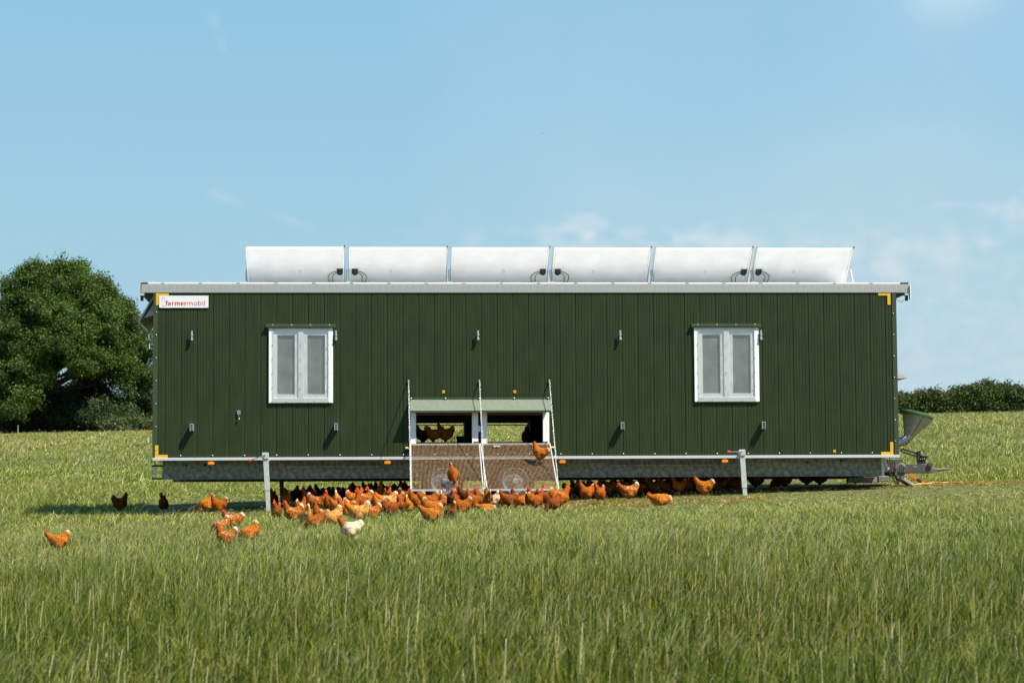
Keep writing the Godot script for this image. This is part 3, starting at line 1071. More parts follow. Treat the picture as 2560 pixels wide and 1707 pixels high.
func make_ends() -> void:
	# left end: a propped flap with side cheeks
	var f := MB.new()
	f.bar(Vector3(-6.01, 3.44, -1.35), Vector3(-6.245, 3.06, -1.35), 0.03, 1.9)
	var fl := MeshInstance3D.new()
	var g := MB.new()
	var d := Vector3(-0.235, -0.40, 0)
	var nn := Vector3(-0.40, 0.235, 0).normalized() * 0.025
	var hz := Vector3(0, 0, 1)
	var o := Vector3(-6.012, 3.45, -2.3)
	var l := hz * 1.95
	g.quad(o + nn, o + nn + d, o + nn + d + l, o + nn + l)
	g.quad(o + l, o + l + d, o + d, o)
	g.quad(o + l, o + l + nn, o + l + nn + d, o + l + d)
	g.quad(o, o + d, o + d + nn, o + nn)
	g.quad(o + d, o + d + l, o + d + l + nn, o + d + nn)
	part("vent_flap", g, M.leg)
	fl.free()
	for z in [-0.40, -2.25]:
		var c := MB.new()
		for zz in [z, z - 0.01]:
			if zz == z: c.tri(Vector3(-6.0, 3.40, zz), Vector3(-6.175, 3.115, zz), Vector3(-6.0, 3.165, zz))
			else: c.tri(Vector3(-6.0, 3.40, zz), Vector3(-6.0, 3.165, zz), Vector3(-6.175, 3.115, zz))
		part("vent_cheek", c, M.leg)
	for y in [2.627, 1.135]:
		var h := MB.new()
		h.box(-6.062, -6.046, y - 0.04, y + 0.04, -0.12, -0.04)
		h.box(-6.045, -6.001, y + 0.025, y + 0.039, -0.12, -0.042)
		h.box(-6.045, -6.001, y - 0.039, y - 0.025, -0.12, -0.042)
		part("door_keep", h, M.white)
	# right end: a little cowl and the feed hopper
	var v := MB.new()
	var a0 := Vector3(6.0, 2.45, -0.95)
	var a1 := Vector3(6.385, 2.155, -0.95)
	var a2 := Vector3(6.0, 2.14, -0.95)
	var w := Vector3(0, 0, -0.7)
	v.tri(a0, a2, a1)
	v.tri(a0 + w, a1 + w, a2 + w)
	v.quad(a1, a1 + w, a0 + w, a0)
	v.quad(a2, a2 + w, a1 + w, a1)
	part("vent_cowl", v, M.leg)
	var ax := Vector3(0.16, 0.36, 0.0).normalized()
	var bs := Basis(Vector3(ax.y, -ax.x, 0), ax, Vector3(0, 0, 1))
	var t := Transform3D(bs, Vector3(6.463, 1.198, -1.35))
	var c := MB.new()
	c.lathe([Vector2(0.082, 0.0), Vector2(0.084, 0.012), Vector2(0.268, 0.37), Vector2(0.272, 0.385), Vector2(0.262, 0.385), Vector2(0.08, 0.02)], t, 36)
	var hop := part("feed_hopper", c, M.funnel)
	var tilt := Transform3D(Basis(Vector3.FORWARD, 0.235), Vector3(6.60, 1.565, -1.35))
	var rim := MB.new()
	rim.lathe([Vector2(0.258, -0.035), Vector2(0.29, -0.035), Vector2(0.295, 0.0), Vector2(0.29, 0.02), Vector2(0.2, 0.04), Vector2(0.0, 0.05)], tilt, 40)
	part("hopper_lid", rim, M.lid, hop)
	var seam := MB.new()
	seam.bar(t * Vector3(0.03, 0.02, 0.084), t * Vector3(0.055, 0.37, 0.268), 0.006, 0.008)
	part("seam", seam, M.drawbar, hop)
	var e := MB.new()
	var ps := []
	for k in 8:
		var q := k / 7.0
		var an := lerpf(0.42, 1.05, q)
		ps.append(Vector3(6.463, 1.198, -1.35) - Vector3(0.0, 0.0, 0.0) - Vector3(sin(an), cos(an), 0) * 0.16 * q * 1.4 - Vector3(0.06, -0.02, 0) * q * q)
	ps.append(ps[-1] + Vector3(-0.22, -0.11, 0))
	e.path(ps, 0.08, 20)
	e.tube(ps[0] + Vector3(0.005, 0.012, 0), ps[0] - Vector3(0.003, 0.008, 0), 0.088, 0.088, 20)
	e.tube(ps[5], ps[5] + (ps[6] - ps[5]) * 0.35, 0.085, 0.085, 20)
	part("feed_pipe", e, M.steel, hop)
	var sp := MB.new()
	sp.box(6.0, 6.03, 0.93, 1.03, -0.3, -0.2)
	part("corner_plate", sp, M.white)

func make_solar() -> void:
	var pw := 1.604
	for k in 6:
		var x0 := -4.585 + k * 1.7063
		var x1 := x0 + pw
		var top := Vector3(x0, 4.352 - 0.002 * k, -1.25)
		var bot := Vector3(x0, 3.775, -2.075)
		var u := (top - bot)
		var nrm := Vector3(0, -u.z, u.y).normalized() # towards the viewer and down
		var wv := Vector3(pw, 0, 0)
		var m := MB.new()
		# aluminium frame round the sheet
		m.bar(bot, top, 0.012, 0.035)
		m.bar(bot + wv, top + wv, 0.012, 0.035)
		m.bar(top + Vector3(0.007, 0, 0), top + wv - Vector3(0.007, 0, 0), 0.035, 0.03)
		m.bar(bot + Vector3(0.007, 0, 0), bot + wv - Vector3(0.007, 0, 0), 0.035, 0.03)
		var pn := part("solar_panel", m, M.roof)
		var s := MB.new()
		var a := bot + Vector3(0.012, 0, 0)
		var off := nrm * 0.006
		s.quad(a + off, a + off + Vector3(pw - 0.024, 0, 0), a + off + Vector3(pw - 0.024, 0, 0) + u, a + off + u)
		part("back_sheet", s, M.sheet, pn)
		var gl := MB.new()
		off = nrm * -0.004
		gl.quad(a + off + u, a + off + Vector3(pw - 0.024, 0, 0) + u, a + off + Vector3(pw - 0.024, 0, 0), a + off)
		part("cell_face", gl, M.glassy, pn)
		# side rails stick up past the frame
		for sx in [-0.018, pw + 0.018]:
			var r := MB.new()
			r.bar(bot - u * 0.02 + Vector3(sx, 0, 0), top + u * 0.035 + Vector3(sx, 0, 0), 0.02, 0.03)
			part("side_rail", r, M.alu, pn)
			var leg := MB.new()
			var h := bot + u * 0.46 + Vector3(sx * 1.02, 0, 0)
			leg.bar(h, Vector3(h.x, 3.70, h.z + 0.30), 0.02, 0.03)
			part("strut", leg, M.alu, pn)
			var cap := MB.new()
			cap.obox(Transform3D(Basis(), top + u * 0.045 + Vector3(sx, 0, 0)), Vector3(0.022, 0.025, 0.025))
			part("rail_cap", cap, M.brown if sx > 0 else M.alu, pn)
		# junction box and cables, alternately at the right and the left
		var right := k % 2 == 0
		var jx := x1 - 0.065 if right else x0 + 0.085
		var jc := Vector3(jx, 0, 0)
		var along := bot + u * 0.43
		jc.y = along.y
		jc.z = along.z
		jc += nrm * 0.012
		var ub := u.normalized()
		var bas := Basis(Vector3.RIGHT, ub, Vector3.RIGHT.cross(ub))
		var jm := MB.new()
		jm.obox(Transform3D(bas, jc), Vector3(0.10, 0.125, 0.03), 0.006)
		jm.obox(Transform3D(bas, jc - ub * 0.072), Vector3(0.06, 0.03, 0.022))
		part("junction_box", jm, M.black, pn)
		var dirx := -1.0 if right else 1.0
		for c in 2:
			var route := [[0.05, 0.01], [0.12, -0.01], [0.18, -0.06], [0.20, -0.13], [0.17, -0.21], [0.13, -0.29], [0.11, -0.40]] if c == 0 else [[0.05, -0.02], [0.10, -0.05], [0.125, -0.10], [0.115, -0.17], [0.14, -0.25], [0.19, -0.31], [0.22, -0.42]]
			var ps := []
			for q in route:
				ps.append(jc + Vector3(dirx * q[0], 0, 0) + ub * q[1] * 1.25 + nrm * 0.012)
			var cm := MB.new()
			cm.path(ps, 0.005, 5)
			part("cable", cm, M.black, pn)
		var lab := MB.new()
		var lc := bot + u * 0.43 + Vector3(pw * (0.55 if right else 0.43), 0, 0) + nrm * 0.008
		lab.obox(Transform3D(bas, lc), Vector3(0.12, 0.12, 0.004))
		var ln := part("type_label", lab, M.sign, pn)
		var rows := MB.new()
		for i in 5:
			rows.obox(Transform3D(bas, lc + nrm * 0.003 + ub * (0.04 - 0.02 * i) + Vector3(0.012 * ((i * 7) % 3 - 1), 0, 0)), Vector3(0.07 + 0.01 * ((i * 5) % 3), 0.006, 0.001))
		tag(part("label_lines", rows, M.label, pn), "", "", "", "stuff")

# ------------------------------------------------------------------ trees and hedges
func leaf_cluster(seed_: int, count: int, radius: float, size: float) -> ArrayMesh:
	var r := RandomNumberGenerator.new()
	r.seed = seed_
	var m := MB.new()
	for k in count:
		var p := Vector3(r.randfn(), r.randfn(), r.randfn()) * radius * 0.55
		var q := Vector3(r.randf_range(-1, 1), r.randf_range(-0.5, 1), r.randf_range(-1, 1)).normalized()
		var w := q.cross(Vector3(r.randfn(), r.randfn(), r.randfn())).normalized()
		var s := size * r.randf_range(0.7, 1.3)
		var tone := r.randf_range(0.75, 1.25)
		m.col = Color(tone * r.randf_range(0.85, 1.2), tone, tone * r.randf_range(0.7, 1.1))
		var fold := q.cross(w) * s * 0.12
		m.tri(p, p + q * s * 0.5 + w * s * 0.32 + fold, p + q * s)
		m.tri(p, p + q * s, p + q * s * 0.5 - w * s * 0.32 + fold)
	return m.mesh()

func scatter(called: String, parent: Node, meshes: Array, material: Material, spots: Array, label := "") -> void:
	# spots: [Transform3D, Color]; one MultiMesh for each mesh variant
	for k in meshes.size():
		var mine := []
		for i in range(k, spots.size(), meshes.size()):
			mine.append(spots[i])
		var mm := MultiMesh.new()
		mm.transform_format = MultiMesh.TRANSFORM_3D
		mm.use_colors = true
		mm.mesh = meshes[k]
		mm.instance_count = mine.size()
		var buf := PackedFloat32Array()
		buf.resize(mine.size() * 16)
		for i in mine.size():
			var t: Transform3D = mine[i][0]
			var q: Color = mine[i][1]
			var b := t.basis
			var row := [b.x.x, b.y.x, b.z.x, t.origin.x, b.x.y, b.y.y, b.z.y, t.origin.y, b.x.z, b.y.z, b.z.z, t.origin.z, q.r, q.g, q.b, 1.0]
			for e in 16:
				buf[i * 16 + e] = row[e]
		mm.buffer = buf
		var o := MultiMeshInstance3D.new()
		o.multimesh = mm
		o.material_override = material
		o.set_meta("kind", "stuff")
		if parent:
			o.name = called if k == 0 else "%s_%03d" % [called, k]
			parent.add_child(o, true)
		else:
			o.name = numbered(called)
			if label: o.set_meta("label", label)
			add_child(o)

func random_turn(r: RandomNumberGenerator) -> Basis:
	return Basis(Vector3(r.randfn(), r.randfn(), r.randfn()).normalized(), r.randf() * TAU)

func limb(m: MB, a: Vector3, b: Vector3, r0: float, r1: float, bend: Vector3, steps := 5) -> void:
	var p := a
	for k in steps:
		var t := (k + 1.0) / steps
		var q := a.lerp(b, t) + bend * sin(PI * t)
		m.tube(p, q, lerpf(r0, r1, k / float(steps)), lerpf(r0, r1, t), 8, false)
		p = q

func lobe_crown(lobes: Array, per: float, r: RandomNumberGenerator, tint: Color, spread: float, gap := 0.0) -> Array:
	var spots := []
	for L in lobes:
		var c: Vector3 = L[0]
		var rad: Vector3 = L[1]
		var cnt := int(per * (rad.x * rad.y + rad.y * rad.z + rad.x * rad.z) / 3.0)
		var tone := r.randf_range(0.8, 1.2)
		for k in cnt:
			var d := Vector3(r.randfn(), r.randfn() * 0.9 + 0.15, r.randfn()).normalized()
			var p := c + d * rad * (0.72 + 0.38 * r.randf()) + Vector3(r.randfn(), r.randfn(), r.randfn()) * spread
			if gap > 0.0 and fine.get_noise_3d(p.x * 0.62, p.y * 0.8, p.z * 0.62) < gap - 0.5:
				continue
			var s := r.randf_range(0.75, 1.25)
			var v := tone * r.randf_range(0.85, 1.15)
			spots.append([Transform3D(random_turn(r) * s, p), Color(tint.r * v, tint.g * v, tint.b * v)])
	return spots

func make_trees() -> void:
	var leafm := painted(0.55, 0.45)
	var cl := []
	for k in 4:
		cl.append(leaf_cluster(100 + k, 30, 0.40, 0.165))
	var r := RandomNumberGenerator.new()
	r.seed = 31
	# the oak: 200 m away, domed crown over a short trunk
	var ox := -30.6
	var oz := -160.0
	var oy := ground(ox, oz)
	var oak := thing("oak_tree", "big round-crowned oak rising at the left edge, branches showing in sky gaps", "tree", Vector3(ox, oy, oz))
	var wood := MB.new()
	limb(wood, Vector3(0, -0.3, 0), Vector3(0.6, 3.2, 0), 0.75, 0.5, Vector3(0.1, 0, 0))
	obj("trunk", wood, M.bark, oak)
	var cc := 3.0 # the crown leans away from the trunk
	for q in [[-3.2, 7.5], [-0.5, 10.0], [2.5, 11.5], [5.6, 9.5], [9.0, 6.4], [8.6, 4.4], [-4.0, 4.4], [6.4, 7.2], [4.0, 4.8], [1.0, 7.0]]:
		var lm := MB.new()
		var root := Vector3(0.6, r.randf_range(2.6, 3.4), 0)
		var tipp := Vector3(q[0], q[1], r.randf_range(-2, 2.5))
		limb(lm, root, tipp, 0.30, 0.07, Vector3(r.randf_range(-0.4, 0.4), r.randf_range(0.2, 0.8), 0), 6)
		for k in 6:
			var p := root.lerp(tipp, r.randf_range(0.4, 0.95))
			limb(lm, p, p + Vector3(r.randf_range(-1.8, 1.8), r.randf_range(-0.2, 1.6), r.randf_range(-1.5, 1.5)), 0.09, 0.025, Vector3(0, 0.2, 0), 3)
		obj("limb", lm, M.bark, oak)
	var lobes := []
	# leaf masses: a ring along the outline seen against the sky, then the front and the crown's shell
	for k in 40:
		var a := PI * (-0.06 + 1.12 * k / 39.0)
		var w := r.randf_range(0.80, 1.06)
		lobes.append([Vector3(cc + cos(a) * 6.5 * w, 5.4 + sin(a) * 8.0 * w, r.randf_range(-2.0, 2.0)), Vector3(1.0, 0.62, 1.0) * r.randf_range(0.5, 1.1)])
	for k in 165:
		var a := r.randf() * TAU
		var e := r.randf_range(0.0, 1.0)
		var q := sqrt(1.0 - e * e * 0.92)
		var p := Vector3(cc, 5.2, 0) + Vector3(cos(a) * q * 6.4, e * 8.0, sin(a) * q * 5.6) * r.randf_range(0.66, 0.98)
		var b := r.randf_range(0.4, 0.95)
		if p.y < 6.2 and absf(p.x - cc - 1.2) < 2.6 and p.z > -3.0 and r.randf() < 0.75: # open middle, sky shows through
			continue
		lobes.append([p, Vector3(b * 1.3, b * 0.6, b * 1.2)])
	for k in 16:
		var a := r.randf() * TAU
		lobes.append([Vector3(cc + cos(a) * r.randf_range(0, 3.5), r.randf_range(7.0, 10.5), sin(a) * 2.0), Vector3(1.6, 1.0, 1.5)])
	# the lowest boughs
	for q in [[-0.8, 3.9, 3.6], [0.6, 3.0, 4.2], [-1.8, 4.6, 3.2], [1.6, 4.6, 4.0], [-2.6, 5.4, 2.0], [0.0, 2.0, 4.4], [8.6, 4.2, 1.5], [10.2, 4.5, 0.5], [6.0, 5.6, 2.5], [-3.8, 3.6, 0.5], [-3.0, 2.2, 1.0], [7.6, 6.2, 2.0]]:
		lobes.append([Vector3(q[0], q[1], q[2]), Vector3(1.2, 0.75, 1.0)])
	for k in 14: # boughs that stand out beyond the dome
		var a := PI * r.randf_range(-0.02, 1.02)
		lobes.append([Vector3(cc + cos(a) * 7.1, 5.2 + sin(a) * 8.35, r.randf_range(-1.5, 1.5)), Vector3(0.75, 0.42, 0.8) * r.randf_range(0.7, 1.2)])
	for k in 22: # hanging growth in the shade below
		lobes.append([Vector3(r.randf_range(-4.0, 9.5), r.randf_range(0.6, 3.4), r.randf_range(-4.5, -1.0)), Vector3(1.2, 0.8, 0.9)])
	scatter("crown", oak, cl, leafm, lobe_crown(lobes, 250.0, r, Color(0.072, 0.128, 0.013), 0.22, 0.45))
	# shrubs and smaller trees behind and below the oak
	var bushes := [
		["hedgerow_tree", "dark spreading tree half hidden behind the oak, at the left border", -33.0, -170.0, 3.4, 5.4, Color(0.06, 0.095, 0.025)],
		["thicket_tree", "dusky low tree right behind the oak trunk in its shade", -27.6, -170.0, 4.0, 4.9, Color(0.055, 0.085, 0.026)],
		["hawthorn_bush", "grey-green domed bush at the foot of the oak, beside its right-hand boughs", -25.3, -163.0, 2.8, 4.6, Color(0.085, 0.115, 0.045)],
		["bramble_bush", "rounded mid-green bush in front of the grey-green one, left of the trailer", -23.6, -158.5, 2.3, 2.5, Color(0.09, 0.135, 0.035)],
		["field_maple", "tall loose bush cut off by the left edge of the trailer", -20.6, -163.0, 2.2, 4.7, Color(0.085, 0.125, 0.03)],
		["nettle_clump", "low pale green growth along the field edge beside the trailer corner", -21.4, -155.5, 1.9, 0.9, Color(0.13, 0.18, 0.05)],
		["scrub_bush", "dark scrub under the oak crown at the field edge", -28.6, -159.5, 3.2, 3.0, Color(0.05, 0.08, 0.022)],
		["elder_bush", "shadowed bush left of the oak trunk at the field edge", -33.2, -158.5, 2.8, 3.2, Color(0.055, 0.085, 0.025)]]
	for b in bushes:
		var at := Vector3(b[2], ground(b[2], b[3]), b[3])
		var o := thing(b[0], b[1], "bush" if b[5] < 5.3 or "bush" in b[0] else "tree", at)
		var st := MB.new()
		for k in 5:
			limb(st, Vector3(r.randf_range(-0.3, 0.3), -0.1, r.randf_range(-0.3, 0.3)), Vector3(r.randf_range(-0.6, 0.6) * b[4], b[5] * r.randf_range(0.5, 0.85), r.randf_range(-1, 1)), 0.09, 0.02, Vector3(0.1, 0, 0), 4)
		obj("stem", st, M.bark, o)
		var bl := []
		var nb := int(5 + b[4] * 5)
		for k in nb:
			var a := r.randf() * TAU
			var rr := sqrt(r.randf())
			var hh: float = b[5] * (0.25 + 0.65 * r.randf() * sqrt(maxf(0.05, 1.0 - rr * rr)))
			var q := r.randf_range(0.55, 1.0)
			bl.append([Vector3(cos(a) * rr * b[4] * 0.85, minf(hh, b[5] - 0.5), sin(a) * rr * 1.6), Vector3(q * 1.2, minf(q * 0.8, b[5] * 0.5), q)])
		scatter("foliage", o, cl.slice(0, 2), leafm, lobe_crown(bl, 120.0, r, b[6] * 0.65, 0.2, 0.36))
	# clipped field hedge across the right-hand side
	var hedge := thing("field_hedge", "thick field hedge with shaggy sunlit top, right of the trailer along the skyline", "hedge", Vector3(46, ground(46, -158), -158))
	var hl := []
	var x := -13.0
	while x < 26.0:
		var gy := ground(46 + x, -158.0) - ground(46, -158)
		var hh := 1.72 + 0.25 * sin(x * 0.55 + 0.6) + 0.5 * noise.get_noise_2d(x * 9.0, 3.0)
		hh *= smoothstep(-14.5, -5.0, x) * 0.45 + 0.55
		for k in 3:
			hl.append([Vector3(x + r.randf_range(-0.4, 0.4), gy + hh * (0.25 + 0.28 * k), r.randf_range(-0.5, 0.5)), Vector3(0.75, hh * 0.2, 0.8)])
		if r.randf() < 0.5:
			hl.append([Vector3(x, gy + hh * 1.02, r.randf_range(-0.4, 0.4)), Vector3(0.28, 0.35, 0.3)])
		x += 0.55
	var hs := MB.new()
	for k in 40:
		var sx := -13.0 + k * 0.98
		var gy := ground(46 + sx, -158.0) - ground(46, -158)
		limb(hs, Vector3(sx, gy - 0.1, 0), Vector3(sx + r.randf_range(-0.4, 0.4), gy + 1.6, 0.1), 0.05, 0.02, Vector3.ZERO, 2)
	tag(obj("stems", hs, M.bark, hedge), "", "", "", "stuff")
	var small := []
	for k in 3:
		small.append(leaf_cluster(200 + k, 30, 0.34, 0.15))
	scatter("foliage", hedge, small, leafm, lobe_crown(hl, 330.0, r, Color(0.068, 0.105, 0.015), 0.1, 0.3))
	# thin marker posts of the electric fence, far out
	for q in [[-22.7, -155.0, 0.55, "thin white fence post at the field edge right of the oak", M.white], [-30.2, -154.0, 0.5, "thin grey fence post at the field edge under the oak", M.leg], [49.5, -150.0, 0.42, "small yellow fence post standing in the grass before the right-hand hedge", M.yellow], [2.4, -95.0, 0.5, "thin orange fence post seen through the right pop hole", M.rope]]:
		var m := MB.new()
		m.tube(Vector3(0, -0.1, 0), Vector3(0, q[2] + 0.3, 0), 0.028, 0.024, 8)
		var o := obj("fence_post", m, q[4])
		o.position = Vector3(q[0], ground(q[0], q[1]), q[1])
		tag(o, q[3], "fence post")

# ------------------------------------------------------------------ hens
func smin(a: float, b: float, k: float) -> float:
	var h := maxf(k - absf(a - b), 0.0) / k
	return minf(a, b) - h * h * k * 0.25

func surface(bones: Array, lo: Vector3, hi: Vector3, cell: float) -> Array:
	var nx := int((hi.x - lo.x) / cell) + 1
	var ny := int((hi.y - lo.y) / cell) + 1
	var nz := int((hi.z - lo.z) / cell) + 1
	var f := PackedFloat32Array()
	f.resize(nx * ny * nz)
	f.fill(1.0)
	for b in bones:
		var a: Vector3 = b[0]
		var e: Vector3 = b[1]
		var ra: float = b[2]
		var rb: float = b[3]
		var k: float = b[4]
		var flat: float = b[5]
		var m := maxf(ra, rb) + k + cell * 2.0
		var mz := maxf(ra, rb) * flat + k + cell * 2.0
		var l := Vector3(minf(a.x, e.x) - m, minf(a.y, e.y) - m, minf(a.z, e.z) - mz)
		var u := Vector3(maxf(a.x, e.x) + m, maxf(a.y, e.y) + m, maxf(a.z, e.z) + mz)
		var i0 := maxi(0, int((l.x - lo.x) / cell))
		var i1 := mini(nx - 1, int((u.x - lo.x) / cell) + 1)
		var j0 := maxi(0, int((l.y - lo.y) / cell))
		var j1 := mini(ny - 1, int((u.y - lo.y) / cell) + 1)
		var k0 := maxi(0, int((l.z - lo.z) / cell))
		var k1 := mini(nz - 1, int((u.z - lo.z) / cell) + 1)
		var d := e - a
		d.z /= flat
		var dd := maxf(d.length_squared(), 1e-9)
		for kk in range(k0, k1 + 1):
			for j in range(j0, j1 + 1):
				var at := (kk * ny + j) * nx
				for i in range(i0, i1 + 1):
					var p := Vector3(lo.x + i * cell - a.x, lo.y + j * cell - a.y, (lo.z + kk * cell - a.z) / flat)
					var t := clampf(p.dot(d) / dd, 0.0, 1.0)
					var s := ((p - d * t).length() - lerpf(ra, rb, t)) * minf(flat, 1.0)
					f[at + i] = smin(f[at + i], s, k)
	var verts := PackedVector3Array()
	var idx := PackedInt32Array()
	var slot := {}
	for kk in nz - 1:
		for j in ny - 1:
			for i in nx - 1:
				var at := (kk * ny + j) * nx + i
				var q := [f[at], f[at + 1], f[at + nx], f[at + nx + 1], f[at + nx * ny], f[at + nx * ny + 1], f[at + nx * ny + nx], f[at + nx * ny + nx + 1]]
				var neg := 0
				for e in q:
					if e < 0.0: neg += 1
				if neg == 0 or neg == 8:
					continue
				var sum := Vector3.ZERO
				var cnt := 0
				for e in [[0, 1], [2, 3], [4, 5], [6, 7], [0, 2], [1, 3], [4, 6], [5, 7], [0, 4], [1, 5], [2, 6], [3, 7]]:
					var fa: float = q[e[0]]
					var fb: float = q[e[1]]
					if (fa < 0.0) != (fb < 0.0):
						var t := fa / (fa - fb)
						var pa := Vector3(e[0] & 1, (e[0] >> 1) & 1, (e[0] >> 2) & 1)
						var pb := Vector3(e[1] & 1, (e[1] >> 1) & 1, (e[1] >> 2) & 1)
						sum += pa.lerp(pb, t)
						cnt += 1
				slot[at] = verts.size()
				verts.append(lo + (Vector3(i, j, kk) + sum / cnt) * cell)
	var sx := 1
	var sy := nx
	var sz := nx * ny
	for at in slot:
		for e in [[sx, sy, sz], [sy, sz, sx], [sz, sx, sy]]:
			# edge from the cell's first corner along e[0]; the four cells round it
			if not (slot.has(at - e[1]) and slot.has(at - e[2]) and slot.has(at - e[1] - e[2])):
				continue
			var inside: bool = f[at] < 0.0
			if inside == (f[at + e[0]] < 0.0):
				continue
			var a: int = slot[at]
			var b: int = slot[at - e[1]]
			var c: int = slot[at - e[1] - e[2]]
			var d2: int = slot[at - e[2]]
			if inside:
				idx.append_array(PackedInt32Array([a, c, b, a, d2, c]))
			else:
				idx.append_array(PackedInt32Array([a, b, c, a, c, d2]))
	var nor := PackedVector3Array()
	nor.resize(verts.size())
	for k in range(0, idx.size(), 3):
		var m := (verts[idx[k + 2]] - verts[idx[k]]).cross(verts[idx[k + 1]] - verts[idx[k]])
		for e in 3:
			nor[idx[k + e]] += m
	for k in nor.size():
		nor[k] = nor[k].normalized()
	return [verts, nor, idx]

func pose_bones(kind: String) -> Dictionary:
	# joints of a hen facing +x, feet at the origin
	var p := {"chest": Vector3(0.034, 0.188, 0), "mid": Vector3(-0.018, 0.188, 0), "rump": Vector3(-0.068, 0.215, 0), "tail": Vector3(-0.132, 0.325, 0), "neck": Vector3(0.082, 0.285, 0), "head": Vector3(0.100, 0.338, 0), "look": Vector3(1, -0.1, 0), "legs": true}
	match kind:
		"walk":
			p.neck = Vector3(0.10, 0.265, 0)
			p.head = Vector3(0.132, 0.318, 0)
			p.tail = Vector3(-0.145, 0.30, 0)
		"tall":
			p.neck = Vector3(0.068, 0.305, 0)
			p.head = Vector3(0.078, 0.385, 0)
			p.tail = Vector3(-0.13, 0.265, 0)
			p.chest = Vector3(0.03, 0.205, 0)
		"low":
			p.neck = Vector3(0.105, 0.25, 0)
			p.head = Vector3(0.145, 0.292, 0)
			p.tail = Vector3(-0.135, 0.335, 0)
			p.look = Vector3(1, -0.25, 0)
		"peck":
			p.chest = Vector3(0.045, 0.16, 0)
			p.mid = Vector3(-0.01, 0.185, 0)
			p.rump = Vector3(-0.06, 0.23, 0)
			p.tail = Vector3(-0.095, 0.35, 0)
			p.neck = Vector3(0.112, 0.125, 0.01)
			p.head = Vector3(0.14, 0.06, 0.015)
			p.look = Vector3(0.5, -1, 0)
		"turn":
			p.neck = Vector3(0.078, 0.285, 0.01)
			p.head = Vector3(0.09, 0.335, 0.03)
			p.look = Vector3(0.6, -0.1, 0.8)
		"lie":
			for e in ["chest", "mid", "rump"]:
				p[e].y -= 0.105
			p.tail = Vector3(-0.16, 0.14, 0)
			p.neck = Vector3(0.105, 0.125, 0)
			p.head = Vector3(0.15, 0.155, 0)
			p.legs = false
	return p

var hen_shapes := {}
var hen_protos := {}

func hen_shape(kind: String) -> Array:
	if hen_shapes.has(kind):
		return hen_shapes[kind]
	var p := pose_bones(kind)
	var up: Vector3 = (p.tail - p.rump).normalized()
	var bones := [
		[p.chest, p.mid, 0.076, 0.083, 0.03, 0.84],
		[p.mid, p.rump, 0.083, 0.060, 0.03, 0.84],
		[p.rump, p.tail - up * 0.015, 0.054, 0.030, 0.03, 0.5],
		[p.rump + Vector3(-0.015, -0.03, 0), p.tail + Vector3(-0.018, -0.05, 0), 0.042, 0.016, 0.03, 0.5],
		[p.chest + Vector3(0.014, 0.03, 0), p.neck, 0.060, 0.036, 0.04, 0.9],
		[p.neck, p.head, 0.035, 0.025, 0.03, 0.92],
		[p.head, p.head + p.look.normalized() * 0.012, 0.0255, 0.021, 0.012, 0.85]]
	for s in [-1.0, 1.0]:
		# wings lie along the flanks
		bones.append([p.chest + Vector3(-0.015, 0.016, 0.060 * s), p.rump + Vector3(-0.035, -0.016, 0.042 * s), 0.044, 0.018, 0.018, 0.5])
		if p.legs:
			bones.append([Vector3(-0.02, p.mid.y - 0.055, 0.042 * s), Vector3(-0.01, 0.082, 0.042 * s), 0.045, 0.016, 0.03, 0.9])
		else:
			bones.append([p.mid + Vector3(0.0, -0.02, 0.07 * s), p.rump + Vector3(-0.02, -0.04, 0.075 * s), 0.045, 0.03, 0.03, 0.9])
	var s := surface(bones, Vector3(-0.25, 0.0, -0.13), Vector3(0.25, 0.43, 0.13), 0.0105)
	hen_shapes[kind] = [s, p]
	return hen_shapes[kind]

